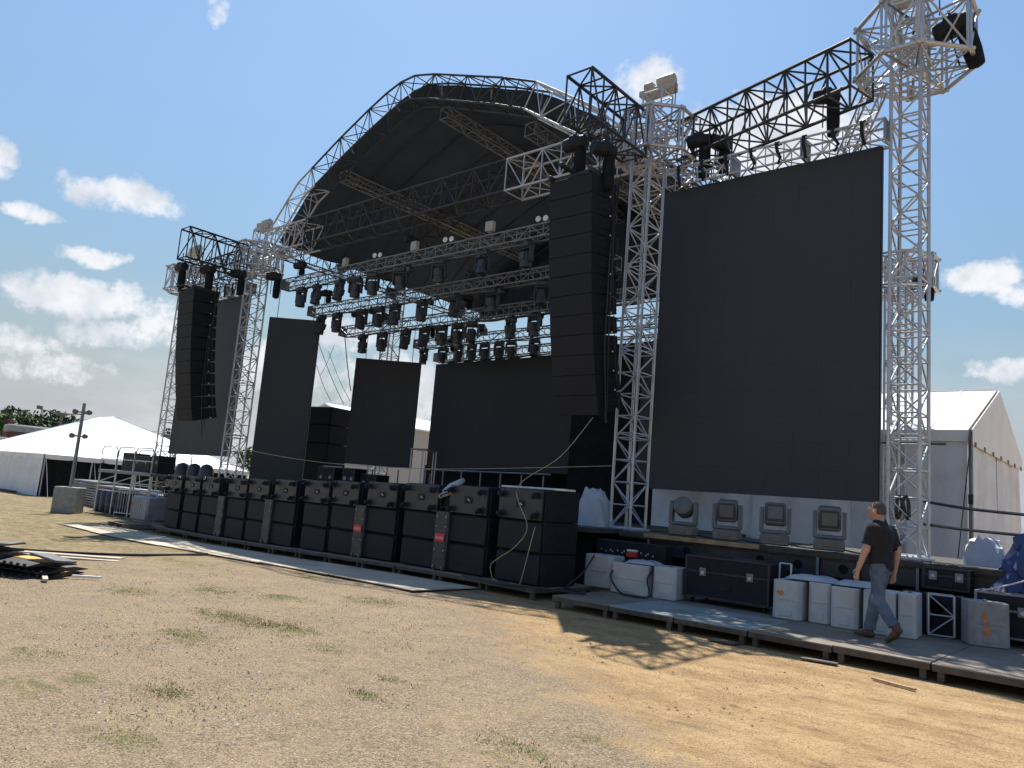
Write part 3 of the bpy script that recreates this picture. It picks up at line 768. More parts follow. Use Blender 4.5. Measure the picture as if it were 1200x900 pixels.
# amplifier racks in the gaps
def amp(x, label, red, mess=False):
    p = on_row(x, -.06)
    t = thing('amplifier_rack', label, 'amplifier rack', p, RZ, 'amplifier racks between the subwoofer stacks')
    MB().box((0, .36, .57), (.40, .70, 1.10), 'charcoal_plastic', .012).build('case', t)
    m = MB()
    for z in (.28, .5, .72, .94): m.box((0, .004, z), (.34, .012, .15), 'wheel_board', .004)
    m.build('front_panel', t)['kind'] = 'stuff'
    for s in (-1, 1):
        MB().lathe([(.02, -.02), (.055, -.02), (.055, .02), (.02, .02)], (s * .13, .03, .0575), 'grey_fixture', 12, 'X').build('wheel', t)
    m = MB()
    for z in (.39, .83, 1.02):
        for s in (-1, 1): m.lathe([(.022, 0), (.022, .02), (.012, .03)], (s * .13, -.005, z), 'dull_aluminium', 10, 'Y', Matrix.Rotation(math.pi, 3, 'Z'))
    m.build('socket', t)['kind'] = 'stuff'
    if red:
        l = MB().box((0, -.012, .62), (.27, .012, .15), 'red_label', .003).build('red_plate', t)
        MB().box((0, -.020, .615), (.25, .006, .055), 'pink_label', .002).build('stripe', l)
    return p
amp(-10.72, 'narrow amplifier rack with a red plate, in the gap below the leaning blue grey cases', True)
amp(-13.46, 'narrow amplifier rack with a red plate, fourth gap of the row from the right', True)
amp(-17.50, 'narrow grey amplifier rack without a plate, in the middle of the row', False)
amp(-20.18, 'narrow grey amplifier rack without a plate, nearest the left end of the row', False)
# bits lying on the row
p = on_row(-10.76, .06)
for k in range(2):
    t = thing('cable_box', f"blue grey plastic stage box leaning between two stacks, {'upper' if k else 'lower'} of the pair", 'stage box', p + Vector((.0 + .1 * k, .05, 1.52 + .1 * k)), RZ, 'stage boxes leaning on the stacks')
    t.rotation_euler = (R(35), R(-18), RZ)
    MB().box((0, .0, .0), (.42, .30, .085), 'metal_siding', .015).build('body', t); MB().path([(-.12, -.155, .0), (-.10, -.19, .03), (.10, -.19, .03), (.12, -.155, 0)], .012, 'black_plastic').build('handle', t)
m = MB(); q = on_row(-10.76, .10)
for k in range(26):
    a = random.uniform(0, 6.28); pts = []
    for j in range(9):
        pts.append(q + Vector((random.gauss(0, .07), random.gauss(0, .05) + .08, 1.2 + random.uniform(-.14, .22))))
    m.path(pts, .014, 'black_cable', 5)
tag(m.build('cable_bundle'), 'tangle of black cables stuffed above the amplifier rack with the leaning boxes', 'cable')
for k in range(2):
    m = MB().box((0, 0, .02), (1.55, .12, .035), 'white_plastic', .006)
    t = m.build('fixture_bar', None, on_row(-8.75, .35 + .18 * k) + Vector((0, 0, 3 * SH + .008)), RZ)
    tag(t, f"white lighting bar lying on the rightmost speaker stack, {'rear' if k else 'front'} one of two", 'lighting bar', 'white bars on the stack')

# ---- line arrays
LW, LH, LD = 1.07, .40, .86
def array_meshes():
    w = LW; c = MB()
    c.prism([(0.02, -LH), (0.02, 0), (LD, -.035), (LD, -LH + .035)], -w / 2, w / 2, 'speaker_cabinet', 'YZ')
    c.box((0, LD * .55, -LH / 2), (w + .03, .40, .10), 'black_plastic', .006)
    c = c.mesh('cabinet')
    g = MB().box((0, .012, -LH / 2), (w - .015, .036, LH - .008), 'speaker_grille', .006).mesh('grille')
    l = MB()
    l.lathe([(.020, 0), (.020, .012), (.012, .016)], (w / 2 + .016, .62, -LH + .05), 'white_plastic', 8, 'X')
    l.box((w / 2 + .006, .74, -LH / 2), (.014, .05, LH - .03), 'charcoal_plastic', .003)
    l = l.mesh('rigging_pin')
    return c, g, l
acab, agr, apin = array_meshes()
def line_array(loc, n, label, a0, a1, yaw=0.0):
    t = thing('line_array', label, 'line array', loc, yaw, 'hanging line array loudspeakers')
    y, z = 0.0, 0.0
    for k in range(n):
        a = a0 + (a1 - a0) * (k / (n - 1)) ** 1.6
        o = obj('cabinet', acab, t, (0, y, z)); o.rotation_euler = (a, 0, 0)
        obj('grille', agr, o); obj('rigging_pin', apin, o)
        y += math.sin(a) * LH; z -= math.cos(a) * LH + .003
    f = MB()
    for s in (-1, 1): f.box((s * LW * .46, LD * .5, .07), (.06, LD + .15, .10), 'black_steel', .006)
    f.box((0, .08, .07), (LW * .86, .06, .08), 'black_steel', .006).box((0, LD - .02, .07), (LW * .86, .06, .08), 'black_steel', .006)
    f.box((0, .3, .14), (.10, LD + .5, .06), 'black_steel', .006)
    f.build('bumper', t)
    m = MB()
    m.path([(LW / 2 + .05, .88, .1), (LW / 2 + .09, .66, -1.5), (LW / 2 + .06, .72, -3.4), (LW / 2 + .05, .95, -4.9)], .018, 'black_cable')
    m.path([(LW / 2 + .10, .85, .4), (LW / 2 + .14, .68, -1.2), (LW / 2 + .10, .78, -3.0), (LW / 2 + .02, 1.0, -4.6)], .015, 'black_cable')
    m.build('signal_cable', t)
    return t
line_array((-9.07, 11.70, 8.16), 12, 'tall black line array loudspeaker hanging in front of the right tower', R(5.2), R(15))
line_array((-25.22, 11.80, 7.72), 11, 'black line array loudspeaker hanging at the far left of the stage', R(4), R(13))
def chain_hoist(loc, label, yaw=0, bag=.62, size=1.0, group='black chain hoists with chain bags', rope=.5):
    t = thing('chain_hoist', label, 'chain hoist', loc, yaw, group)
    m = MB().lathe([(.07, -.27), (.14, -.25), (.155, -.12), (.155, .12), (.14, .25), (.07, .27)], (0, 0, 0), 'black_plastic', 14, 'X')
    m.box((0, 0, .02), (.20, .30, .26), 'black_plastic', .03); m.build('motor', t)
    b = MB().lathe([(.10, -.14), (.125, -.2), (.13, -.14 - bag * .6), (.115, -.12 - bag), (.04, -.16 - bag)], (.14, 0, 0), 'black_drape', 12); b.build('chain_bag', t)
    m = MB(); m.path([(0, 0, .14), (0, 0, rope)], .018, 'black_steel'); m.path([(-.06, 0, -.12), (-.06, .02, -.45 - bag * .3)], .014, 'black_steel'); m.build('chain', t)
    t.scale = (size,) * 3
    return t
chain_hoist((-9.2, 11.95, 9.02), 'black chain hoist holding the right line array, left of two', 0, .78, 1.0)
chain_hoist((-8.55, 12.05, 8.78), 'black chain hoist holding the right line array, right of two', 1.1, .70, 1.0)
chain_hoist((-4.95, 14.42, 9.98), 'black chain hoist hanging under the big header truss above the right screen', .4, .75, .95)
chain_hoist((-7.72, 14.5, 9.80), 'black chain hoist beside the sleeve block, at the left end of the right screen', .2, .75, 1.0)
chain_hoist((-7.35, 14.75, 9.75), 'second black chain hoist at the left end of the header truss above the right screen', 1.3, .5, 1.0)
chain_hoist((-2.72, 14.35, 10.62), 'black chain hoist on the rightmost sleeve block, its bag hanging outside', .0, .62, 1.2, rope=.3).rotation_euler = (0, -.22, 0)
for k, (x, y, z) in enumerate(((-25.75, 11.75, 8.6), (-24.95, 12.3, 8.55), (-24.9, 13.4, 8.7), (-23.9, 14.2, 8.7))):
    chain_hoist((x, y, z), ('black chain hoist above the far left line array, leftmost of four', 'black chain hoist above the far left line array, second from left of four', 'black chain hoist against the left tower, third of four', 'black chain hoist just right of the left tower, at the first lighting truss')[k], .3 * k, .62, 1.0)
chain_hoist((-4.45, 20.0, 7.65), 'small black chain hoist on the rear tower at the right edge of the big screen', .5, .4, .9)

# ================================================================== LIGHTING TRUSSES AND LAMPS
def mh_meshes():
    base = MB().box((0, 0, -.12), (.36, .26, .13), 'fixture_dark', .02)
    for s in (-1, 1): base.box((s * .11, 0, -.035), (.03, .05, .07), 'black_steel', .004)
    base = base.mesh('base')
    yoke = MB()
    for s in (-1, 1): yoke.box((s * .205, 0, -.38), (.05, .15, .42), 'fixture_dark', .02)
    yoke.box((0, 0, -.205), (.44, .17, .05), 'fixture_dark', .015); yoke = yoke.mesh('yoke')
    head = MB().lathe([(.08, .16), (.135, .13), (.155, .02), (.15, -.12), (.165, -.20), (.16, -.27), (.13, -.275)], (0, 0, 0), 'fixture_dark', 18)
    for s in (-1, 1): head.box((0, s * .14, .02), (.20, .04, .22), 'fixture_dark', .015)
    head = head.mesh('head')
    lens = MB().lathe([(.128, -.270), (.10, -.285), (.04, -.294), (.001, -.296)], (0, 0, 0), 'lens', 18).mesh('lens')
    return base, yoke, head, lens
MH = mh_meshes()
def moving_head(loc, label, group, tilt, pan, scale=1.0, name='moving_head', flip=False):
    t = thing(name, label, 'stage light', loc, pan, group)
    obj('base', MH[0], t); y = obj('yoke', MH[1], t)
    h = obj('head', MH[2], t, (0, 0, -.45)); h.rotation_euler = (tilt, 0, 0); obj('lens', MH[3], h)
    t.scale = (scale,) * 3
    return t
NAMES = ['front', 'second', 'third', 'fourth', 'rear']
TR = [(14.55, 8.44, -23.7, -10.6, [-22.6, -21.72, -20.47, -19.6, -18.77, -17.46, -15.78, -14.07, -12.54, -11.2], True),
      (15.9, 7.82, -23.9, -10.6, [-23.2, -22.29, -20.89, -20.0, -19.18, -17.88, -16.4, -14.87, -13.01, -11.5], True),
      (17.3, 7.36, -23.8, -10.8, [-22.5, -21.41, -20.16, -19.2, -18.36, -17.6, -16.96, -15.32, -14.4, -12.6], False),
      (20.8, 7.58, -23.5, -10.8, [-22.99, -21.9, -21.02, -20.3, -19.63, -18.9, -18.3, -17.2], False),
      (21.9, 7.22, -23.4, -10.8, [-22.4, -21.5, -20.6, -19.8, -19.0, -18.0], False)]
for k, (y, z, x0, x1, heads, single) in enumerate(TR):
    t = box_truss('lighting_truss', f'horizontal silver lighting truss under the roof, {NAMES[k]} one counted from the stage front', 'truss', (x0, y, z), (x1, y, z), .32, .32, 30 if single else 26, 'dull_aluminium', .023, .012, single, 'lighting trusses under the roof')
    MB().box((0.0, 0, 0), (.03, .36, .36), 'dull_aluminium', .004).build('end_plate', t)
    m = MB(); pts = []
    for i in range(60):
        u = i / 59; pts.append(((x1 - x0) * u, .17, -.17 - .05 * abs(math.sin(u * 24)) ** 2)); 
    m.path(pts, .022, 'black_cable', 5); m.build('cable_loom', t)
    for j, hx in enumerate(heads):
        side = 'left' if True else ''
        moving_head((hx, y, z - .16), f'black moving head hanging from the {NAMES[k]} lighting truss, {ORD[j]} from its left end', 'moving heads under the lighting trusses', R(random.uniform(-12, 12)), random.uniform(-.5, .5), 1.0 if k < 3 else .95)
    for j in range(3 if k < 4 else 2):    # motors that carry the truss
        hx = x0 + (x1 - x0) * (.06, .5, .94)[j]
        mm = MB(); mm.tube((hx, y, z + .16), (hx, y, z + (.9 if k else .75)), .012, 'black_steel'); 
        chain_hoist((hx, y, z + .62), f'black chain hoist above the {NAMES[k]} lighting truss, {("left end", "centre", "right end")[j]}', .4 + j, .32, .8, 'chain hoists of the lighting trusses', rope=1.4)
    # small lamps clipped below between the heads
    for j in range(5):
        hx = heads[0] - .8 + j * (heads[-1] - heads[0]) / 4 + .7
        t2 = thing('strobe_lamp', f'small black strobe lamp clipped under the {NAMES[k]} lighting truss, {ORD[j]} from the left', 'stage light', (hx, y - .05, z - .17), random.uniform(-.4, .4), 'small lamps under the lighting trusses')
        MB().box((0, 0, -.05), (.05, .05, .10), 'black_steel', .005).build('clamp', t2)
        MB().lathe([(.06, .09), (.085, .07), (.09, -.08), (.075, -.09)], (0, 0, -.17), 'fixture_dark', 12, 'Y').build('can', t2)
for k, (x, y, z, n) in enumerate(((-20.9, 14.9, 8.95, 'front'), (-19.5, 15.0, 8.95, 'front'), (-16.1, 16.2, 8.35, 'second'), (-19.9, 16.3, 8.3, 'second'), (-18.0, 17.7, 7.85, 'third'), (-21.6, 17.7, 7.85, 'third'), (-14.6, 17.7, 7.85, 'third'), (-20.0, 21.0, 8.05, 'fourth'))):
    t = thing('spotlight', f'black box spotlight riding on top of the {n} lighting truss, ' + ('left', 'right', 'right', 'left', 'middle', 'left', 'right', 'only')[k] + ' one', 'stage light', (x, y, z - .36), .5 * k, 'spotlights on top of the lighting trusses')
    MB().box((0, 0, .06), (.34, .06, .05), 'black_steel', .006).box((-.17, 0, .18), (.03, .05, .26), 'black_steel', .006).box((.17, 0, .18), (.03, .05, .26), 'black_steel', .006).build('yoke', t)
    h = MB().box((0, .05, 0), (.28, .42, .26), 'fixture_dark', .03).lathe([(.11, 0), (.13, .03), (.13, .12)], (0, -.16, 0), 'fixture_dark', 14, 'Y', Matrix.Rotation(math.pi, 3, 'Z')).build('head', t, (0, 0, .25)); h.rotation_euler = (R(25), 0, 0)
for k, (x, z) in enumerate(((-20.15, 8.72), (-16.83, 8.75), (-13.82, 8.83))):
    t = thing('junction_box', f'cream junction box standing on the front lighting truss, {ORD[k]} from the left', 'junction box', (x, 14.45, z - .12), .2 * k - .3, 'junction boxes on the front lighting truss')
    MB().box((0, 0, .15), (.27, .14, .28), 'cream_metal', .015).build('body', t); MB().box((0, .02, 0), (.10, .08, .10), 'dull_aluminium', .01).build('bracket', t)
for k, x in enumerate((-18.5, -15.38, -12.0)):
    t = thing('blinder_lamp', f'pair of small round blinder lamps above the front lighting truss, {ORD[k]} from the left', 'stage light', (x, 14.45, 8.6), 0.2, 'blinder pairs on the front lighting truss')
    for s in (-1, 1):
        c = MB().lathe([(.06, .10), (.085, .02), (.09, -.05), (.08, -.055)], (s * .105, 0, .14), 'fixture_dark', 14, 'Y', Matrix.Rotation(math.pi, 3, 'Z')).build('can', t)
        MB().lathe([(.078, .056), (.05, .064), (.001, .066)], (s * .105, 0, .14), 'white_plastic', 14, 'Y').build('lens', c)
    MB().box((0, .03, .03), (.32, .05, .04), 'black_steel', .006).build('bracket', t)
# guy wires on the left side of the stage
WIRES = [((-24.93, 17.0, 7.09), (-22.81, 17.0, 4.52), .012), ((-25.9, 18.0, 5.9), (-25.2, 18.0, 7.11), .010), ((-23.63, 17.3, 7.19), (-22.89, 17.3, 5.07), .018), ((-24.64, 16.9, 6.05), (-23.46, 16.9, 4.64), .011), ((-25.54, 18.0, 6.86), (-23.8, 18.0, 4.82), .010)]
for k, (a, b, r) in enumerate(WIRES):
    a, b = Vector(a), Vector(b); pts = [a.lerp(b, i / 14) + Vector((0, 0, -.10 * math.sin(math.pi * i / 14))) for i in range(15)]
    tag(MB().path(pts, r, 'black_cable', 5).build('guy_wire'), f'thin dark cable slung across the sky gap beside the slim panel, {ORD[k]} of five', 'cable', 'cables across the sky gap')

# big spotlights standing on the side stage
def floor_spot(x, y, label, round_head, tilt, pan, beige):
    mt = 'grey_fixture'
    t = thing('floor_spotlight', label, 'stage light', (x, y, 1.185), pan, 'floor spotlights on the side stage')
    MB().box((0, 0, .11), (.50, .40, .19), mt, .025).box((0, -.203, .11), (.20, .012, .05), 'lens', .004).build('base', t)
    m = MB()
    for s in (-1, 1): m.prism([(-.10, .24), (.10, .24), (.085, .60), (.05, .68), (-.05, .68), (-.085, .60)], s * .235 - .035, s * .235 + .035, mt, 'YZ')
    m.box((0, 0, .245), (.52, .22, .07), mt, .02); m.build('yoke', t)
    if round_head:
        h = MB().lathe([(.05, .30), (.14, .27), (.185, .15), (.19, -.12), (.17, -.17)], (0, 0, 0), mt, 20, 'Y', Matrix.Rotation(math.pi, 3, 'Z')).build('head', t, (0, 0, .56))
        MB().lathe([(.16, .172), (.12, .19), (.001, .20)], (0, 0, 0), 'fixture_panel', 20, 'Y').build('lens', h)
    else:
        h = MB().box((0, 0, .04), (.37, .30, .40), mt, .035).box((0, -.155, .05), (.30, .02, .30), 'fixture_dark', .01).build('head', t, (0, 0, .52))
        MB().box((0, -.17, .05), (.25, .012, .22), 'fixture_panel', .006).build('lens', h)
        for s in (-1, 1): MB().box((s * .18, -.1, .05), (.012, .1, .20), 'dull_aluminium', .004).build('side_plate', h)
    h.rotation_euler = (tilt, 0, 0)
    m = MB(); m.path([(.2, .15, .05), (.4, .2, .02), (.55, .1, .015), (.8, .22, .015)], .015, 'black_cable'); m.build('power_cable', t)
floor_spot(-7.33, 13.85, 'big grey floor spotlight with a round lens, leftmost on the side stage', True, R(-14), .25, 0)
floor_spot(-6.42, 13.85, 'big grey floor spotlight with a square head, second from left on the side stage', False, R(8), .30, 1)
floor_spot(-5.48, 13.80, 'big grey floor spotlight with a square head, third from left on the side stage', False, R(-6), .34, 1)
floor_spot(-4.52, 13.78, 'big grey floor spotlight with a square head, nearest the walking man', False, R(10), .30, 1)
for k, (x, y) in enumerate(((-28.35, 14.1), (-27.45, 14.1), (-26.55, 14.1))):
    t = thing('floor_spotlight', f'black hooded floor light standing above the left end of the speaker row, {ORD[k]} from left', 'stage light', (x, y, 1.0), 0.7, 'hooded lights at the left wing')
    MB().box((0, 0, .10), (.5, .4, .2), 'fixture_dark', .03).build('base', t)
    MB().lathe([(.24, .0), (.27, .25), (.25, .55), (.18, .72), (.05, .78)], (0, 0, .2), 'fixture_dark', 16).build('hood', t)

# ================================================================== FLOOR CLUTTER ON THE RIGHT
def ballast(name, loc, rz, w, d, h, label, mat='ballast_plastic', marks=(), group='white ballast blocks'):
    t = thing(name, label, 'ballast block', loc, rz, group)
    c = min(w, d) * .13
    poly = [(-w / 2 + c, -d / 2), (w / 2 - c, -d / 2), (w / 2, -d / 2 + c), (w / 2, d / 2 - c), (w / 2 - c, d / 2), (-w / 2 + c, d / 2), (-w / 2, d / 2 - c), (-w / 2, -d / 2 + c)]
    bm = bmesh.new(); vs = [bm.verts.new((x, y, 0)) for x, y in poly]; f = bm.faces.new(vs)
    r = bmesh.ops.extrude_face_region(bm, geom=[f]); up = [v for v in r['geom'] if isinstance(v, bmesh.types.BMVert)]
    for v in up: v.co.z = h; v.co.x *= .985; v.co.y *= .985
    bmesh.ops.recalc_face_normals(bm, faces=bm.faces)
    bmesh.ops.bevel(bm, geom=list(bm.edges), offset=.010, segments=1, affect='EDGES')
    me = bpy.data.meshes.new('body'); bm.to_mesh(me); bm.free(); me.materials.append(MATS[mat]); 
    obj('body', me, t)
    MB().box((0, -d / 2 - .001, h * .52), (w - 2 * c - .03, .012, .035), mat, .005).build('rib', t)
    MB().box((0, -d / 2 - .001, h * .16), (w * .4, .014, .09), mat, .01).build('fork_pocket', t)
    for (mx, mz, mw, mh) in marks:
        mk = MB(); n = 11
        pts = [(mx + mw * .5 * math.cos(6.283 * i / n) * random.uniform(.6, 1.2), mz + mh * .5 * math.sin(6.283 * i / n) * random.uniform(.6, 1.2)) for i in range(n)]
        mk.prism(pts, -d / 2 - .003, -d / 2 + .001, 'orange_paint').build('paint_mark', t)
    MB().lathe([(.03, 0), (.03, .02), (.015, .03)], (0, 0, h - .008), 'dull_aluminium', 10).build('lifting_eye', t)
    return t
rowb = [(-4.47, 12.05, .46), (-4.05, 12.18, .34), (-3.66, 12.08, .40), (-3.20, 12.05, .44), (-2.86, 12.12, .25)]
for k, (x, y, w) in enumerate(rowb):
    ballast('ballast_block', (x, y, .2), random.uniform(-.05, .05) + .06, w - .02, .62, .58 + random.uniform(-.02, .03), ('white ballast block with an orange mark, leftmost of the row by the man', 'white ballast block, second from left in the row by the man', 'white ballast block in the middle of the row, left of the man', 'white ballast block directly behind the walking man', 'white ballast block just right of the man, last of the row')[k],
            marks=((-.08, .38, .13, .08),) if k == 0 else ())
ballast('ballast_block', (-2.03, 12.55, .2), .45, .50, .46, .58, 'grey ballast block with orange spray paint, alone at the far right', 'concrete', ((-.07, .36, .08, .22), (-.04, .18, .10, .16)))
for k, (x, y, w, d, h) in enumerate(((-7.98, 12.15, .62, .5, .56), (-7.15, 11.85, .74, .52, .50), (-6.52, 11.95, .42, .56, .52))):
    ballast('ballast_block', (x, y, .2), .05 * k, w, d, h, ('white ballast block close to the rightmost speaker stack, cables hanging over it', 'wide white ballast block with dark cables in front, near the speaker row', 'white ballast block beside the big black road case')[k])
def wrap(loc, rz, size, label, seed):
    r = np.random.default_rng(seed); nx, ny = 12, 9; V = []; F = []
    for j in range(ny):
        for i in range(nx):
            u, v = i / (nx - 1) * 2 - 1, j / (ny - 1) * 2 - 1
            e = max(abs(u), abs(v)); z = size[2] * (1 - e ** 5) + r.uniform(-.5, .5) * size[2] * .35 * (e < .95)
            V.append((u * size[0] / 2 * r.uniform(.95, 1.05), v * size[1] / 2 * r.uniform(.95, 1.05), max(0, z)))
    for j in range(ny - 1):
        for i in range(nx - 1):
            a = j * nx + i; F.append((a, a + 1, a + 1 + nx, a + nx))
    n = len(V); V += [(x, y, 0) for x, y, z in V]; F += [tuple(n + k for k in reversed(f)) for f in F]
    o = MB().add(V, F, 'white_wrap').build('plastic_wrap', None, loc, rz, fix=False)
    tag(o, label, 'plastic sheet', 'crumpled plastic sheets')
wrap((-4.2, 12.12, .79), .1, (.75, .4, .07), 'crumpled clear plastic lying over the left ballast blocks of the row', 3)
wrap((-3.55, 12.1, .79), .2, (.6, .4, .07), 'crumpled clear plastic on the ballast blocks beside the man', 4)
wrap((-7.0, 11.9, .715), .1, (.55, .42, .06), 'crumpled plastic on the wide white block near the speaker row', 5)
wrap((-9.55, 14.0, 1.20), .1, (.75, .6, .72), 'white plastic wrapped pile standing left of the tower beside the right screen', 6)
wrap((-2.35, 14.6, 1.18), .1, (.62, .55, .42), 'white plastic wrapped bundle on the side stage right of the tower', 8)
def road_case(loc, rz, w, d, h, label, edge='black_steel', wheels=True):
    t = thing('road_case', label, 'road case', loc, rz, 'road cases')
    z0 = .10 if wheels else 0
    MB().box((0, 0, z0 + h / 2), (w - .01, d - .01, h - .01), 'speaker_cabinet', .008).build('body', t)
    m = MB(); e = .014
    for sx in (-1, 1):
        for sy in (-1, 1): m.box((sx * (w / 2 - e), sy * (d / 2 - e), z0 + h / 2), (.036, .036, h), edge, .004)
        for z in (z0 + .012, z0 + h * .62, z0 + h - .012): m.box((sx * (w / 2 - e), 0, z), (.035, d - .03, .03), edge, .004)
    for sy in (-1, 1):
        for z in (z0 + .012, z0 + h * .62, z0 + h - .012): m.box((0, sy * (d / 2 - e), z), (w - .03, .035, .03), edge, .004)
    m.build('edging', t)
    for x in (-w * .28, w * .28):
        l = MB().box((x, -d / 2 - .006, z0 + h * .62), (.11, .012, .13), 'dull_aluminium', .004).box((x, -d / 2 - .014, z0 + h * .60), (.05, .012, .05), 'aluminium', .004).build('latch', t)
    MB().box((0, -d / 2 - .004, z0 + h * .32), (.18, .01, .12), 'black_plastic', .004).build('handle', t)
    if wheels:
        w1 = MB().box((0, 0, .088), (.09, .09, .016), 'dull_aluminium', .003).lathe([(.02, -.018), (.04, -.018), (.04, .018), (.02, .018)], (0, 0, .042), 'black_plastic', 12, 'X').mesh('wheel')
        for sx in (-1, 1):
            for sy in (-1, 1): obj('wheel', w1, t, (sx * (w / 2 - .1), sy * (d / 2 - .1), 0))
    return t
road_case((-5.55, 12.35, .2), .03, 1.42, .75, .66, 'long black road case with two bright latches, under the side stage edge')
road_case((-1.83, 13.05, .2), .03, .72, .62, .60, 'black road case with silver edging under the blue tarp at the right', 'dull_aluminium')
road_case((-2.62, 13.35, .82), 0, .62, .4, .32, 'black case wedged under the side stage, above the little silver frame', wheels=False)
t = thing('bass_cabinet', 'low black cabinet standing behind the ballast blocks, right of the man', 'loudspeaker', (-2.75, 12.9, .2))
MB().box((0, 0, .29), (.8, .4, .56), 'speaker_cabinet', .01).build('body', t); MB().lathe([(.10, 0), (.10, .02), (.08, .025)], (.1, -.2, .4), 'black_drape', 18, 'Y', Matrix.Rotation(math.pi, 3, 'Z')).build('port', t)
t = thing('hand_truck', 'black and silver upright cart frame beside the long black road case', 'cart', (-4.68, 12.1, .2))
MB().box((0, 0, .04), (.22, .3, .03), 'black_steel', .004).build('toe_plate', t)
for s in (-1, 1): MB().tube((s * .09, .1, .05), (s * .09, .16, .78), .016, 'aluminium').build('upright', t)
MB().tube((-.09, .16, .78), (.09, .16, .78), .016, 'aluminium').build('handle', t)
t = thing('mini_truss', 'little silver truss frame standing on end right of the man', 'truss', (-2.58, 12.62, .21))
lattice(t, secs_between((-2.58, 12.62, .23), (-2.58, 12.62, .78), (.155, .04, 0), (-.03, .12, 0), 2), 'aluminium', .018, .010, True)
# blue tarp over a pile
def tarp():
    nx, nz = 22, 14; V = []; F = []
    prof = [(-.62, 0), (-.52, .35), (-.36, .75), (-.22, 1.08), (.0, 1.22), (.5, 1.25), (1.2, 1.2), (2.2, 1.15)]
    yy = np.linspace(0, 1.0, nz)
    for j in range(nz):
        for i in range(nx):
            u = i / (nx - 1) * (len(prof) - 1); k = min(int(u), len(prof) - 2); f = u - k
            x = prof[k][0] * (1 - f) + prof[k + 1][0] * f; z = prof[k][1] * (1 - f) + prof[k + 1][1] * f
            lean = .28 * (1 - yy[j]) * (z < 2); q = .04 * math.sin(i * 2.1 + j * .9) + .03 * math.sin(i * .9 - j * 1.7)
            V.append((x + q, yy[j] * .9 + q, z * (.25 + .75 * min(1, yy[j] * 2.6)) + q * .5))
    for j in range(nz - 1):
        for i in range(nx - 1):
            a = j * nx + i; F.append((a, a + 1, a + 1 + nx, a + nx))
    n = len(V); V += [(x + .004, y + .01, z - .01) for x, y, z in V]; F += [tuple(n + k for k in reversed(f)) for f in F]
    tag(MB().add(V, F, 'blue_tarp').build('tarpaulin', None, (-1.55, 13.2, .62), 0, fix=False), 'blue tarpaulin thrown over gear at the right edge', 'tarpaulin')
tarp()
# power distribution under the side stage
t = thing('power_distributor', 'black power distributor with rows of white sockets and a red box, behind the white blocks', 'power box', (-7.75, 12.75, .2))
MB().box((0, 0, .42), (1.5, .3, .80), 'black_plastic', .01).build('cabinet', t)
sk = MB().lathe([(.014, 0), (.014, .012)], (0, 0, 0), 'white_plastic', 8, 'Y', Matrix.Rotation(math.pi, 3, 'Z')).mesh('socket')
for i in range(14): obj('socket', sk, t, (-.62 + .085 * i + .02 * (i % 3), -.152, .64 - .03 * (i % 2)))
MB().box((.10, -.2, .60), (.20, .10, .10), 'red_label', .01).box((.10, -.2, .67), (.20, .10, .035), 'white_plastic', .008).build('breaker_box', t)
# cables
def cable(name, pts, r, mat, label, cat='cable', group=None, n=7):
    P = [Vector(p) for p in pts]; out = []
    for i in range(len(P) - 1):      # Catmull-Rom
        a, b, c, d = P[max(i - 1, 0)], P[i], P[i + 1], P[min(i + 2, len(P) - 1)]
        for k in range(n):
            t = k / n; out.append(.5 * ((2 * b) + (c - a) * t + (2 * a - 5 * b + 4 * c - d) * t * t + (3 * b - a - 3 * c + d) * t ** 3))
    out.append(P[-1])
    return tag(MB().path(out, r, mat, 6).build(name), label, cat, group)
cable('rope', [(-8.42, 12.1, 3.3), (-8.75, 11.6, 2.5), (-8.85, 10.55, 1.86), (-8.42, 10.36, 1.2), (-8.62, 10.34, .85), (-8.95, 10.32, .62), (-9.12, 10.3, .48), (-9.08, 10.28, .33), (-8.98, 10.3, .215), (-8.6, 10.36, .215), (-8.52, 10.4, .22), (-8.36, 10.38, .8), (-8.28, 10.40, 1.2)], .0065, 'yellow_rope', 'pale yellow rope trailing from the right line array over the speaker stack', 'rope')
cable('rope', [(-24.9, 14.0, 3.05), (-22.0, 12.7, 2.55), (-19.4, 12.5, 2.3), (-16.6, 12.5, 2.17), (-13.4, 12.6, 2.18), (-10.9, 12.6, 2.28), (-9.0, 13.8, 2.5)], .008, 'yellow_rope', 'pale rope strung low along the stage front behind the subwoofers', 'rope')
for k, pts in enumerate(([(-8.05, 11.9, .75), (-8.0, 11.5, .45), (-8.1, 11.2, .23), (-7.9, 10.9, .22), (-7.3, 10.6, .22), (-7.9, 10.35, .22)], [(-7.4, 11.9, .72), (-7.42, 11.5, .5), (-7.2, 11.45, .24), (-6.9, 11.3, .22), (-6.6, 11.4, .24), (-6.75, 11.6, .5), (-6.7, 11.8, .72)],
                          [(-9.6, 10.2, .22), (-8.9, 10.15, .22), (-8.2, 10.25, .22), (-7.7, 10.4, .22), (-7.6, 10.9, .22)], [(-9.8, 10.3, .215), (-9.2, 10.1, .215), (-8.5, 10.1, .215), (-8.0, 10.5, .215)])):
    cable('power_cable', pts, .017, 'black_cable', ('black cable hanging down the white block nearest the speaker row', 'black cable looping over the wide white block', 'black cable snaking along the deck under the rightmost speaker stack', 'second black cable along the deck under the rightmost speaker stack')[k], 'cable', 'black cables on the walkway')
cable('hose', [(-18.6, 5.2, gz(-18.6) + .03), (-17.2, 6.1, gz(-17.2) + .03), (-16.3, 7.1, gz(-16) + .03), (-16.25, 8.3, gz(-16) + .03), (-16.5, 9.05, gz(-16.5) + .03)], .03, 'black_cable', 'dark hose lying across the grass from the ramp pile to the plywood', 'hose')
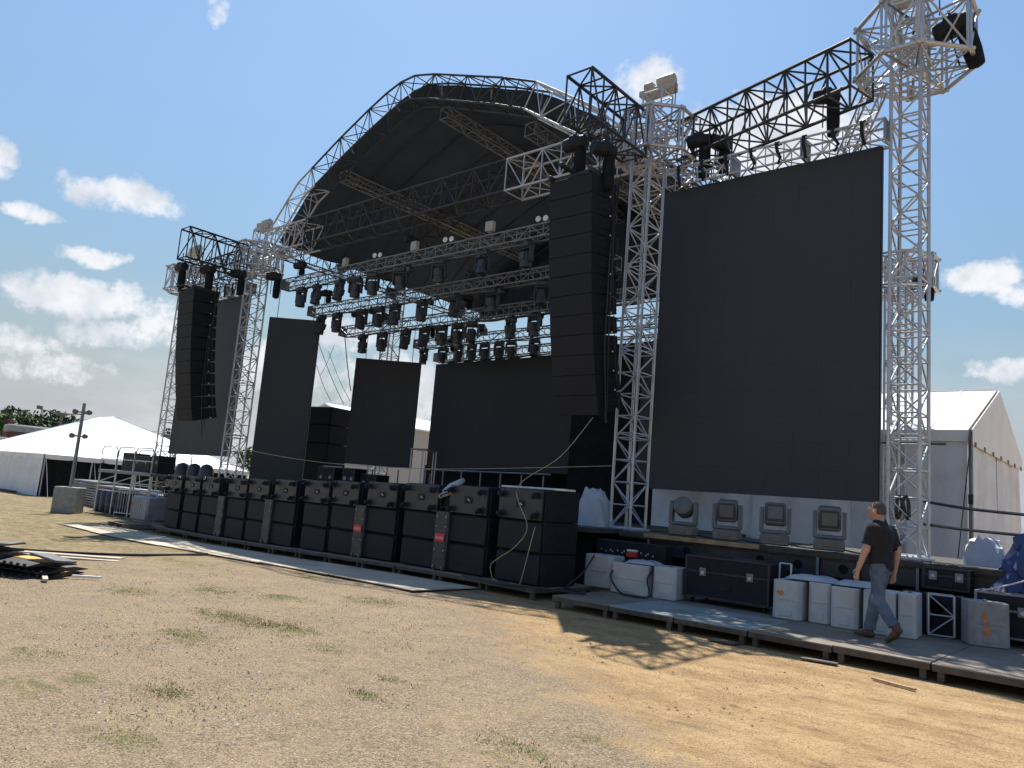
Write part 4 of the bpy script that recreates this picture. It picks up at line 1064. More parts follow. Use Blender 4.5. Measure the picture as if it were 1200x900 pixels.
cable('stage_strap', [(-1.0, 12.5, 1.45), (-1.55, 12.75, 1.12), (-2.2, 12.95, .86)], .012, 'white_plastic', 'pale strap slanting down across the blue tarpaulin', 'strap')
for k, (z0, z1) in enumerate(((2.16, 2.02), (1.78, 1.72))):
    cable('guard_rail', [(-3.25, 14.62, z0), (-2.4, 14.62, (z0 + z1) / 2 - .02), (-.6, 14.62, z1 - .02)], .028, 'black_steel', f"dark horizontal tube across the white tent wall, {'lower' if k else 'upper'} one right of the tower", 'rail', 'rails at the side stage')
cable('guard_rail', [(-4.3, 15.0, 3.2), (-3.6, 15.0, 3.2), (-2.98, 15.0, 3.19)], .03, 'black_steel', 'short dark tube crossing the rightmost tower above head height', 'rail')
cable('cable_coil', [(-3.43 + .10 * math.sin(a) , 13.97 + .01 * a, 2.02 + .19 * math.sin(2 * a + .4)) for a in np.linspace(0, 12.5, 26)], .022, 'black_cable', 'black cable coil hung in the rightmost tower just above the man', 'cable')
for k, (x, y, rz, l, w) in enumerate(((-3.3, 9.78, .12, .42, .11), (-2.35, 9.28, -.35, .50, .05), (-4.55, 9.86, .0, .38, .20))):
    tag(MB().box((0, 0, .012), (l, w, .022), 'frame_wood' if k != 1 else 'tan_board', .004).build('wood_offcut', None, (x, y, .012), rz), ('dark scrap of wood on the dirt below the walking man', 'thin reddish scrap of wood on the dirt, farthest right', 'flat square scrap of wood on the dirt left of the ballast row')[k], 'wood scrap', 'wood scraps on the dirt')
# ================================================================== CLUTTER ON THE LEFT
t = thing('light_mast', 'grey light mast with small floodlights standing in a concrete block on the grass', 'light mast', (-32.7, 11.9, -.3), .85)
MB().box((0, 0, .5), (.86, .86, 1.0), 'concrete', .02).build('block', t)
MB().tube((0, 0, 1.0), (0, 0, 4.3), .075, 'dull_aluminium', 12, .06).build('pole', t)
for z, w in ((3.95, .26), (3.0, .24)):
    a = MB().tube((-w, 0, z), (w, 0, z), .03, 'dull_aluminium', 8).build('cross_arm', t)
    for s in (-1, 1): MB().lathe([(.04, -.10), (.09, -.07), (.105, .05), (.095, .07)], (s * w, -.05, z), 'grey_fixture', 12, 'Y').build('floodlight', a)
def scaffold(x0, x1, y0, y1, z, label):
    t = thing('scaffold_platform', label, 'scaffold platform', ((x0 + x1) / 2, (y0 + y1) / 2, -.28), 0, 'scaffold platforms at the left')
    w, d = x1 - x0, y1 - y0; h = z + .28
    MB().box((0, 0, h), (w, d, .12), 'dull_aluminium', .01).build('deck', t)
    n = 4
    for i in range(n):
        for sy in (-1, 1):
            x = -w / 2 + .06 + (w - .12) * i / (n - 1)
            MB().tube((x, sy * (d / 2 - .06), 0), (x, sy * (d / 2 - .06), h - .06), .035, 'aluminium').build('leg', t)
            if i < n - 1:
                x2 = -w / 2 + .06 + (w - .12) * (i + 1) / (n - 1)
                MB().tube((x, sy * (d / 2 - .06), h - .45), (x2, sy * (d / 2 - .06), h - .15), .02, 'aluminium').build('brace', t)
                MB().tube((x, sy * (d / 2 - .06), h - .45), (x2, sy * (d / 2 - .06), h - .45), .022, 'aluminium').build('brace', t)
    for i in range(3):
        xa = -w / 2 + w * i / 3 + .05; xb = -w / 2 + w * (i + 1) / 3 - .05
        for sy in (-1, 1):
            m = MB().path([(xa, sy * (d / 2 - .04), h + .06), (xa, sy * (d / 2 - .04), h + .85), (xa + .12, sy * (d / 2 - .04), h + 1.0), (xb - .12, sy * (d / 2 - .04), h + 1.0), (xb, sy * (d / 2 - .04), h + .85), (xb, sy * (d / 2 - .04), h + .06)], .025, 'aluminium')
            m.tube((xa, sy * (d / 2 - .04), h + .5), (xb, sy * (d / 2 - .04), h + .5), .02, 'aluminium'); m.build('guard_rail', t)
scaffold(-34.2, -29.4, 13.4, 15.0, 1.42, 'grey scaffold platform with guard rails between the white tent and the speaker row')
for k, (x, w, h) in enumerate(((-32.6, .9, .75), (-31.3, 1.3, .65), (-30.2, .6, .7))):
    road_case((x, 14.2, 1.48), .02, w, .7, h, ('dark road case on the scaffold platform, left of three', 'wide dark road case on the scaffold platform, middle of three', 'dark road case on the scaffold platform, right of three')[k], 'black_steel', False)
dk = MB().box((0, 0, .045), (1.9, 1.2, .085), 'dull_aluminium', .008).box((0, 0, .088), (1.86, 1.16, .006), 'grey_fixture').mesh('staging_deck')
for s, (x, y, n) in enumerate(((-41.3, 15.9, 10), (-39.2, 15.6, 10), (-36.9, 15.4, 9), (-34.7, 15.4, 9), (-32.5, 15.3, 8), (-30.4, 15.3, 8))):
    for k in range(n):
        o = obj('staging_deck', dk, None, (x + random.uniform(-.05, .05), y + random.uniform(-.05, .05), -.28 + k * .115), random.uniform(-.03, .03))
        tag(o, f'grey staging deck, {ORD[k]} layer of the {ORD[s]} low stack beside the tent', 'stage deck', 'stacked staging decks beside the tent')
def barrier(x, y, rz, label):
    t = thing('crowd_barrier', label, 'barrier', (x, y, gz(x)), rz, 'silver crowd barriers left of the speaker row')
    MB().path([(-.95, 0, .05), (-.95, 0, 1.0), (-.85, 0, 1.1), (.85, 0, 1.1), (.95, 0, 1.0), (.95, 0, .05)], .022, 'aluminium').tube((-.95, 0, .22), (.95, 0, .22), .02, 'aluminium').build('frame', t)
    b = unit_tube('aluminium')
    for i in range(12): bar('upright', t, (-.82 + i * .149, 0, .22), (-.82 + i * .149, 0, 1.1), .009, 'aluminium')
    for u in (-.6, .6): MB().box((u, 0, .03), (.05, .6, .03), 'aluminium', .005).build('foot', t)
for k, (x, y, rz) in enumerate(((-29.6, 13.0, .25), (-28.2, 13.25, .05), (-27.6, 12.8, -.3))): barrier(x, y, rz, f'silver crowd barrier behind the ribbed tank, {ORD[k]} from the left')
def barrel(x, y, label):
    t = thing('barrel', label, 'barrel', (x, y, gz(x)), random.uniform(0, 1), 'dark blue barrels')
    MB().lathe([(.27, 0), (.29, .03), (.29, .28), (.305, .30), (.29, .32), (.29, .56), (.305, .58), (.29, .60), (.29, .84), (.26, .88)], (0, 0, 0), 'blue_barrel', 18).build('drum', t)
    MB().lathe([(.275, 0), (.275, .03), (.05, .035)], (0, 0, .87), 'blue_barrel', 18).build('lid', t)
for k in range(5): barrel(-35.0 + k * .72, 14.05 - .06 * k, f'dark blue barrel in front of the scaffold platform, {ORD[k]} from the left')
t = thing('water_tank', 'ribbed white plastic tank standing at the left end of the speaker row', 'tank', (-26.05, 12.05, -.08), .05)
MB().box((0, 0, .42), (1.05, .8, .80), 'grey_tank', .05).build('body', t)
for i in range(8): MB().box((-.46 + i * .131, -.40, .42), (.05, .03, .72), 'grey_tank', .012).build('rib', t)
MB().lathe([(.10, 0), (.10, .05), (.08, .06)], (0, 0, .81), 'grey_fixture', 14).build('cap', t)
def pallet(loc, rz, label):
    t = thing('pallet', label, 'pallet', loc, rz, 'pallets')
    sl = MB().box((0, 0, .13), (1.2, .11, .022), 'weathered_wood', .004).mesh('slat'); be = MB().box((0, 0, .06), (.09, 1.0, .10), 'weathered_wood', .004).mesh('bearer')
    for i in range(6): obj('slat', sl, t, (0, -.44 + i * .176, 0))
    for x in (-.54, 0, .54): obj('bearer', be, t, (x, 0, 0))
pallet((-25.7, 11.35, -.27), .0, 'weathered wooden pallet at the left end of the speaker row')

# pile of black cable ramps
def ramp_mesh(lid):
    m = MB().prism([(-.45, 0), (-.44, .012), (-.17, .062), (.17, .062), (.44, .012), (.45, 0)], -.45, .45, 'rubber', 'YZ')
    for k in range(7): m.box((-.39 + k * .13, -.44, .028), (.05, .03, .03), 'black_plastic', .006)
    a = m.mesh('base'); b = MB().box((0, 0, .066), (.90, .30, .014), lid, .005).mesh('lid')
    return a, b
ry = ramp_mesh('yellow_plastic'); rg = ramp_mesh('dusty_rubber')
PILE = Vector((-13.55, 4.40, 0))
def ramp(dx, dy, z, rz, kind, tx, ty, label, flat=False):
    t = thing('cable_ramp', label, 'cable ramp', (PILE.x + dx, PILE.y + dy, gz(PILE.x + dx) + z), rz, 'black cable ramps in a pile on the grass')
    t.rotation_euler = (tx, ty, rz)
    obj('base', (ry if kind else rg)[0], t); obj('lid', (ry if kind else rg)[1], t)
def slab(dx, dy, z, rz, w, d, tx, ty, mat, label):
    o = MB().box((0, 0, .02), (w, d, .035), mat, .008).build('rubber_mat', None, (PILE.x + dx, PILE.y + dy, gz(PILE.x + dx) + z), rz)
    o.rotation_euler = (tx, ty, rz); tag(o, label, 'rubber mat', 'flat mats on the ramp pile')
RP = [(-.45, -.35, .01, .5, 0), (.35, .15, .01, .65, 1), (-.75, -.75, .01, .4, 0), (-.35, -.25, .09, .42, 1), (.30, .20, .09, .55, 0), (-.55, -.55, .17, .55, 0), (.22, .05, .17, .35, 1), (-.30, -.40, .25, .5, 0), (-.45, -.50, .33, .46, 0)]
for k, (dx, dy, z, rz, ye) in enumerate(RP):
    ramp(dx, dy, z, rz + random.uniform(-.08, .08), ye, R(random.uniform(-2, 2)), R(random.uniform(-2, 3)),
         f"black cable ramp with a {'yellow' if ye else 'grey'} lid in the pile, {ORD[k]} from the bottom")
slab(-.48, -.42, .385, .42, 1.25, .42, R(2), R(-4), 'dusty_rubber', 'dusty grey rubber mat on top of the pile, rear one')
slab(-.42, -.66, .40, .5, 1.25, .40, R(-3), R(-3), 'dusty_rubber', 'dusty grey rubber mat on top of the pile, front one')
slab(.62, .22, .25, .3, .6, .36, R(-5), R(6), 'dusty_rubber', 'small dusty mat sliding off the right end of the pile')
for k, (x, y, rz, l, w, mt) in enumerate(((-17.1, 5.6, .8, 3.3, .22, 'tan_board'), (-16.2, 5.55, .76, 2.9, .16, 'plywood'), (-16.6, 5.9, .83, 2.6, .2, 'plywood'), (-12.95, 3.35, .5, .7, .06, 'plywood'), (-12.35, 4.35, -.3, .35, .07, 'plywood'), (-12.45, 4.95, .9, .4, .05, 'white_plastic'))):
    tag(MB().box((0, 0, .02), (l, w, .035), mt, .004).build('plank', None, (x, y, gz(x) + .012), rz), ('tan plank lying on the grass behind the ramp pile, rearmost', 'pale plank lying on the grass behind the ramp pile, nearest it', 'pale plank between the other two behind the ramp pile', 'short pale strip on the grass in front of the ramp pile', 'short pale strip at the right foot of the ramp pile', 'twisted white strip right of the ramp pile')[k], 'plank', 'planks around the ramp pile')

# on stage: riser, railings, black container, shed
t = thing('drum_riser', 'low riser with silver railings on stage, in front of the middle dark panel', 'riser', (-20.9, 17.2, 1.2))
MB().box((0, 0, .35), (4.2, 1.5, .10), 'black_steel', .01).build('deck', t)
for x in (-2.0, -1.0, 0, 1.0, 2.0):
    for y in (-.7, .7): MB().tube((x, y, 0), (x, y, 1.05 if x in (-2.0, -1.0, 2.0) else .32), .025, 'dull_aluminium').build('post', t)
for y in (-.7, .7):
    for z in (.75, 1.04): MB().tube((-2.0, y, z), (-.9, y, z), .02, 'dull_aluminium').build('rail', t)
for k, (x, y, w, h) in enumerate(((-21.9, 16.2, .9, .9), (-19.9, 16.4, .7, .75), (-20.6, 16.1, .5, .9))):
    road_case((x, y, 1.2), .1 * k, w, .6, h, ('dark case on stage behind the speaker row, left of three', 'dark case on stage behind the speaker row, right of three', 'small dark case on stage behind the speaker row, in the middle')[k])
t = thing('stage_stair', 'tall silver frame standing on stage in the gap left of the wide back screen', 'frame', (-18.35, 17.0, 1.2), .2)
for x in (-.25, .2, .3):
    for y in (-.3, .3): MB().tube((x, y, 0), (x, y, 1.75), .022, 'aluminium').build('post', t)
MB().box((0.02, 0, 1.76), (.62, .66, .04), 'dull_aluminium', .006).build('top', t)
t = thing('guard_rail', 'long thin railing along the stage in front of the wide back screen', 'railing', (-12.2, 13.2, 1.2))
for i in range(7): MB().tube((-1.9 + i * .62, 0, 0), (-1.9 + i * .62, 0, .98), .016, 'dull_aluminium').build('post', t)
MB().tube((-1.92, 0, .98), (2.0, 0, 1.02), .02, 'dull_aluminium').build('rail', t)
t = thing('speaker_tower', 'tall black stack of side fill speakers right of the slim panel', 'loudspeaker', (-26.0, 18.5, 1.0), .2)
for k in range(5): 
    c = MB().box((0, 0, .36 + k * .73), (1.75, 1.1, .715), 'speaker_cabinet', .02).build('cabinet', t); MB().box((0, -.555, .36 + k * .73), (1.65, .02, .64), 'speaker_grille', .008).build('grille', c)
MB().box((0, 0, -.5), (1.9, 1.3, 1.0), 'black_drape', .01).build('plinth', t)
t = thing('metal_shed', 'grey metal sided shed seen through the gap left of the middle panel', 'shed', (-41.3, 31.5, 0))
MB().prism([(-2.8, 0), (2.8, 0), (2.8, 5.7), (0, 6.6), (-2.8, 5.7)], -2.0, 8.0, 'metal_siding').build('wall', t)
MB().prism([(-3.0, 5.62), (0, 6.60), (3.0, 5.62), (3.0, 5.74), (0, 6.74), (-3.0, 5.74)], -2.2, 8.2, 'white_vinyl').build('roof', t)
MB().box((0, -2.01, 3.7), (5.55, .02, .55), 'tan_brick').build('band', t)

# ================================================================== TENTS
def drape_wall(a, b, z0, z1, mat, amp=.05, n=40, m=6, seed=1, lean=0.0):
    """a hanging cloth wall with folds between two ground points"""
    a = Vector((*a, 0)); b = Vector((*b, 0)); d = b - a; nr = Vector((d.y, -d.x, 0)).normalized(); r = np.random.default_rng(seed)
    ph = r.uniform(0, 6.28, 4); V = []; F = []
    for j in range(m + 1):
        v = j / m
        for i in range(n + 1):
            u = i / n; L = d.length
            f = amp * (1 - v * .75) * (math.sin(u * L * 3.1 + ph[0] + 1.2 * v) + .6 * math.sin(u * L * 7.3 + ph[1] - v) + .35 * math.sin(u * L * 1.3 + v * 3 + ph[2]))
            V.append(tuple(a + d * u + nr * (f + lean * (1 - v)) + Vector((0, 0, z0 + (z1 - z0) * v))))
    for j in range(m):
        for i in range(n):
            k = j * (n + 1) + i; F.append((k, k + 1, k + n + 2, k + n + 1))
    N = len(V); off = nr * -.012
    V += [tuple(Vector(v) + off) for v in V]; F += [tuple(N + k for k in reversed(f)) for f in F]
    return MB().add(V, F, mat)
def panel_roof(t, O, quads, th=.03, nu=14, sag=.10, mat='white_vinyl', name='roof'):
    for q in quads:
        q = [Vector(p) - O for p in q]; V = []; F = []
        for j in range(nu + 1):
            for i in range(nu + 1):
                u, v = i / nu, j / nu
                p = q[0].lerp(q[1], u).lerp(q[3].lerp(q[2], u), v); p = p - Vector((0, 0, sag * math.sin(math.pi * u) * math.sin(math.pi * v)))
                V.append(tuple(p))
        for j in range(nu):
            for i in range(nu):
                k = j * (nu + 1) + i; F.append((k, k + 1, k + nu + 2, k + nu + 1))
        N = len(V); V += [(x, y, z - th) for x, y, z in V]; F += [tuple(N + k for k in reversed(f)) for f in F]
        MB().add(V, F, mat).build(name, t, fix=False)
def left_tent():
    x0, x1, y0, y1 = -62.0, -47.0, 15.5, 28.0; ze, zr = 1.98, 4.95; gb = -.32
    t = thing('marquee_tent', 'white marquee with a hipped roof and an open dark side, at the far left', 'tent', (x1, y0, gb)); O = Vector(t.location)
    A, B, Cc, D = (x0, y0, ze), (x1, y0, ze), (x1, y1, ze), (x0, y1, ze); r1, r2 = (-57.5, 21.8, zr - .05), (-54.6, 21.8, zr)
    panel_roof(t, O, [(A, B, r2, r1), (B, Cc, r2, r2), (Cc, D, r1, r2), (D, A, r1, r1)], sag=.22)
    def w(m, name): 
        o = m.build(name, t, fix=False); o.location = -O; return o
    w(drape_wall((x0, y0), (x1 - 2.45, y0), gb, ze, 'tent_wall', .06, 60, 6, 3), 'side_wall')
    w(drape_wall((x1 - 2.55, y0 - .05), (x1, y0), gb + .02, ze, 'tent_wall', .06, 24, 6, 4), 'side_wall')
    w(drape_wall((x1 - .30, y0 + .02), (x1 - .35, y1), gb, ze, 'black_drape', .05, 60, 3, 6), 'interior_dark')  # black sheet in place of the shaded interior behind the open side
    # valance along the two visible eaves, cut in shallow scallops
    for (a, b, nm) in (((x1 + .02, y0), (x1 + .02, y1), 8), ((x0, y0 - .02), (x1, y0 - .02), 9)):
        a = Vector((*a, 0)) - Vector((O.x, O.y, 0)); b = Vector((*b, 0)) - Vector((O.x, O.y, 0)); m = MB()
        d = b - a; nr = Vector((d.y, -d.x, 0)).normalized() * .02
        for k in range(nm):
            p = a + d * (k + .02) / nm; q = a + d * (k + .98) / nm; top = ze - O.z + .02; lo = top - .27
            V = [p + Vector((0, 0, top)), q + Vector((0, 0, top)), q + Vector((0, 0, lo + .05)), p.lerp(q, .85) + Vector((0, 0, lo)), p.lerp(q, .15) + Vector((0, 0, lo)), p + Vector((0, 0, lo + .05))]
            V = [tuple(v - nr) for v in V] + [tuple(v + nr) for v in V]
            MB().add(V, [tuple(range(6)), tuple(range(11, 5, -1))] + [(i, 6 + i, 6 + (i + 1) % 6, (i + 1) % 6) for i in range(6)], 'white_vinyl').build('valance', t)
    for k in range(6):
        y = y0 + .1 + (y1 - y0 - .2) * k / 5; MB().tube((-.1, y - O.y, 0), (-.1, y - O.y, ze - O.z), .04, 'aluminium').build('pole', t)
    MB().box((-4.4, -.3, .06), (3.0, .35, .12), 'dark_wood', .01).build('ground_beam', t)
    for a, b in ((B, r2), (Cc, r2), (A, r1), (((x1), 19.6, ze), r2), ((x1, 24.0, ze), r2), ((-52, y0, ze), (-55.6, 21.8, zr)), ((-57, y0, ze), (-57.2, 21.8, zr))):
        MB().tube(tuple(Vector(a) - O + Vector((0, 0, .01))), tuple(Vector(b) - O + Vector((0, 0, .02))), .02, 'tent_wall').build('roof_seam', t)
    for y in (15.6, 18.1, 20.6):
        MB().tube((0, y - O.y, ze - O.z - .05), (1.2, y - O.y, .02), .012, 'white_plastic').build('guy_rope', t)
left_tent()
def right_tent():
    x0, x1, y0, y1 = -11.6, -3.52, 20.0, 27.6; ze, zr = 4.02, 5.55; ym = (y0 + y1) / 2
    t = thing('marquee_tent', 'white gabled marquee standing behind the side stage at the right', 'tent', (x1, y0, 0)); O = Vector(t.location)
    panel_roof(t, O, [((x0, y0 - .05, ze), (x1, y0 - .05, ze), (x1, ym, zr), (x0, ym, zr)), ((x1, y1 + .05, ze), (x0, y1 + .05, ze), (x0, ym, zr), (x1, ym, zr))], sag=.05)
    def w(m, name):
        o = m.build(name, t, fix=False); o.location = -O; return o
    segs = [(-11.6, -8.5), (-8.55, -6.0), (-6.05, -3.55)]
    for k, (a, b) in enumerate(segs): w(drape_wall((a, y0), (b, y0), .0, ze, 'tent_wall', .085, 60, 10, 11 + k), 'side_wall')
    for k, (a, b) in enumerate(((y0, ym + .03), (ym - .03, y1))): w(drape_wall((x1, a), (x1, b), .0, ze - .12, 'tent_wall', .085, 60, 10, 15 + k), 'end_wall')
    MB().prism([(0.0, ze - .32), (y1 - y0, ze - .32), (y1 - y0, ze), ((y1 - y0) / 2, zr - .02), (0.0, ze)], .05, .07, 'white_vinyl', 'YZ').build('gable', t)
    # valance and its clips
    m = MB().box(((x0 + x1) / 2 - O.x, -.07, ze - .13), (x1 - x0, .02, .26), 'white_vinyl'); m.build('valance', t)
    for k in range(7): MB().box((.085, .35 + k * 1.15, ze - .30), (.03, .10, .12), 'dull_aluminium', .01).build('clip', t)
    for k in range(5):
        x = x0 + (x1 - x0) * (k + .5) / 5 - O.x
        MB().path([(x, -.06, ze + .012), (x, (ym - y0) * .5, (ze + zr) / 2 - .035), (x, ym - y0, zr + .012)], .014, 'tent_wall', 5).build('roof_seam', t)
    MB().tube((x0 - O.x, ym - y0, zr + .01), (0, ym - y0, zr + .01), .03, 'tent_wall').build('ridge_seam', t)
    MB().tube((.06, -.10, 0), (.06, -.10, ze), .045, 'dull_aluminium').build('corner_pole', t)
    MB().tube((.09, -.16, ze - .06), (-.08, -.9, .9), .012, 'black_cable').build('guy_strap', t)
    MB().box((.06, -.12, 2.45), (.10, .08, .22), 'black_steel', .01).build('ratchet', t)
right_tent()
t = thing('marquee_tent', 'white tent roof glimpsed in the narrow gap left of the wide back screen', 'tent', (-62, 58, 0), .5)
MB().prism([(-6, 0), (6, 0), (6, 4.2), (0, 7.0), (-6, 4.2)], -5, 5, 'white_vinyl').build('canopy', t)
MB().box((0, 6.5, 3.9), (16, 2, 7.8), 'grey_roof', .05).build('rear_hall', t)

# ================================================================== FAR BACKGROUND
def tree(loc, h, cr, label, leaf, n=1500, seed=0):
    r = np.random.default_rng(seed)
    t = thing('broadleaf_tree', label, 'tree', loc, 0, 'trees on the far left skyline')
    m = MB().tube((0, 0, 0), (0, 0, h * .55), cr * .085, 'bark', 8, cr * .04)
    clumps = []
    for k in range(14):
        a = r.uniform(0, 6.28); q = r.uniform(.2, 1.0) ** .6 * cr; z = h * (.38 + .55 * r.uniform(0, 1)); q *= math.sqrt(max(.15, 1 - ((z / h - .6) / .45) ** 2))
        c = Vector((q * math.cos(a), q * math.sin(a), z)); clumps.append((c, r.uniform(.24, .42) * cr))
        m.tube((0, 0, h * r.uniform(.25, .5)), tuple(c), cr * .03, 'bark', 5, cr * .012)
    m.build('trunk', t, fix=False)
    P = []
    for c, s in clumps:
        g = r.normal(size=(n // 14, 3)); g /= np.linalg.norm(g, axis=1)[:, None]; g *= (r.uniform(0.3, 1, (len(g), 1)) ** .5) * s; g[:, 2] *= .75
        P.append(g + np.array(c))
    P = np.concatenate(P); V = np.empty((len(P) * 4, 3)); s = cr * .075
    for k in range(len(P)):
        a = r.normal(size=3); a /= np.linalg.norm(a); b = np.cross(a, r.normal(size=3)); b /= np.linalg.norm(b); q = s * r.uniform(.6, 1.4)
        V[4 * k:4 * k + 4] = [P[k] - a * q, P[k] - b * q * .6, P[k] + a * q, P[k] + b * q * .6]
    me = bpy.data.meshes.new('crown'); me.from_pydata(V.tolist(), [], np.arange(len(V)).reshape(-1, 4).tolist()); me.materials.append(MATS[leaf]); obj('crown', me, t)
def polar(deg, d, z=-.3): return (-d * math.sin(R(deg)), d * math.cos(R(deg)), z)
TREES = [(74.9, 225, 12.2, 7), (73.9, 215, 12.8, 7), (72.9, 240, 14.6, 7.5), (72.0, 230, 14.4, 7.0), (71.1, 215, 13.0, 6.5), (70.2, 220, 12.4, 6.5), (67.6, 210, 12.0, 5.0), (64.6, 200, 11.5, 5.5), (63.4, 215, 11.0, 6), (58.5, 190, 9, 5.5), (57.0, 200, 9.5, 5)]
for k, (a, d, h, c) in enumerate(TREES):
    tree(polar(a, d), h, c, f'green broadleaf tree on the far skyline, {ORD[k]} from the left edge', 'leaf' if k % 2 else 'leaf_dark', 1500, 40 + k)
t = thing('brick_house', 'dark red house with a pale grey roof beyond the white tent at the left', 'house', polar(72.3, 202), R(80))
MB().box((0, 0, 3.6), (12.5, 7, 7.4), 'red_brick', .02).build('wall', t)
MB().prism([(-6.6, 0), (6.6, 0), (6.1, 2.0), (-6.1, 2.0)], -3.9, -3.0, 'grey_roof').box((0, 0, 8.2), (12.6, 6.0, 1.9), 'grey_roof', .4).build('roof', t)
for x in (-5.6, 5.4): MB().box((x, -.5, 9.0), (.9, 1.1, 2.2), 'red_brick', .03).build('chimney', t)
for x in (-3.2, 0.2, 3.0, 5.0):
    w_ = MB().box((x, -3.54, 5.6), (1.3, .12, 1.7), 'white_plastic', .02).build('window', t); MB().box((x, -3.62, 5.6), (1.0, .06, 1.4), 'window_glass').build('pane', w_)
for o in t.children:
    if o.name.startswith('roof'): pass
t = thing('warehouse', 'low tan brick building with a white parapet at the left edge', 'building', polar(74.9, 180), R(80))
MB().box((0, 0, 2.6), (14, 8, 5.2), 'tan_brick', .02).build('wall', t); MB().box((0, -.1, 5.4), (14.3, 8.4, .5), 'white_plastic', .02).build('parapet', t)
t = thing('house', 'grey roofed house right of the dark red house on the skyline', 'house', polar(70.4, 175), R(82))
MB().box((0, 0, 3), (9, 7, 6), 'tan_brick', .02).build('wall', t); MB().prism([(-4.8, 6), (4.8, 6), (0, 8.2)], -3.8, 3.8, 'grey_roof').build('roof', t)
t = thing('stadium_light', 'dark stadium floodlight mast with spreading arms above the far trees', 'floodlight mast', polar(71.15, 120), R(75))
MB().tube((0, 0, 0), (0, 0, 8.2), .22, 'grey_fixture', 8, .14).build('pole', t)
for s in (-1, 1):
    a = MB().path([(0, 0, 7.9), (s * .7, 0, 8.35), (s * 2.6, 0, 8.6)], .09, 'grey_fixture').build('arm', t); MB().box((s * 2.7, 0, 8.85), (.7, .4, .5), 'grey_fixture', .05).build('lamp_head', a)
MB().box((0, 0, 8.3), (1.3, .4, .4), 'grey_fixture', .05).build('bracket', t)
m = MB(); a0 = Vector(polar(77, 110, 7.2)); a1 = Vector(polar(60, 120, 8.2))
m.path([a0.lerp(a1, i / 20) - Vector((0, 0, 1.3 * math.sin(math.pi * i / 20))) for i in range(21)], .022, 'black_cable', 5)
tag(m.build('power_line'), 'thin overhead power line crossing the sky above the white tent', 'power line')

# ================================================================== GRAVEL AND GRASS
def gravel():
    N = 9000; V = []; F = []; k = 0
    base = [(0, 0, 1), (1, 0, 0), (-.5, .87, 0), (-.5, -.87, 0), (0, 0, -.6)]
    fs = [(0, 1, 2), (0, 2, 3), (0, 3, 1), (4, 2, 1), (4, 3, 2), (4, 1, 3)]
    while k < N:
        px, py = rng.uniform(-60, 1260), rng.uniform(690, 930) if k % 3 else rng.uniform(640, 760)
        c = rot @ Vector((px - 600, -(py - 450), -900)); s = -1.65 / c.z; x, y = c.x * s, c.y * s
        d = .607 * (x + 9.2) + .794 * (y - 9.7)
        if d > rng.normal(-.5, .7) and rng.random() > .10: continue
        if y > 9.2: continue
        r = float(np.clip(rng.lognormal(-5.0, .42), .003, .022)); a = rng.uniform(0, 6.28); sq = rng.uniform(.5, .9); n = len(V)
        for b in base:
            bx, by, bz = b[0] * r * rng.uniform(.8, 1.2), b[1] * r * rng.uniform(.7, 1.1), b[2] * r * sq
            V.append((x + bx * math.cos(a) - by * math.sin(a), y + bx * math.sin(a) + by * math.cos(a), gz(x) + bz + r * .2))
        F += [tuple(n + i for i in f) for f in fs]; k += 1
    mb = MB().add(V, F, 'grey_stone'); V = []; F = []; k = 0
    while k < 1800:
        px, py = rng.uniform(380, 1260), rng.uniform(690, 930); c = rot @ Vector((px - 600, -(py - 450), -900)); s = -1.65 / c.z; x, y = c.x * s, c.y * s
        d = .607 * (x + 9.2) + .794 * (y - 9.7)
        if d < rng.normal(.2, .6) or y > 9.95 or math.sin(x * 2.1 + 1) + math.sin(y * 3.0 - x) + rng.normal(0, .9) < .2: continue
        r = float(np.clip(rng.lognormal(-4.9, .5), .004, .022)); a = rng.uniform(0, 6.28); n = len(V)
        for b in base:
            bx, by, bz = b[0] * r * rng.uniform(.8, 1.4), b[1] * r * rng.uniform(.7, 1.1), b[2] * r * rng.uniform(.35, .7)
            V.append((x + bx * math.cos(a) - by * math.sin(a), y + bx * math.sin(a) + by * math.cos(a), gz(x) + bz + r * .1))
        F += [tuple(n + i for i in f) for f in fs]; k += 1
    o = mb.add(V, F, 'clod').build('gravel', fix=False, smooth=False)
    tag(o, 'loose grey gravel scattered over the dirt', 'gravel', kind='stuff')
gravel()
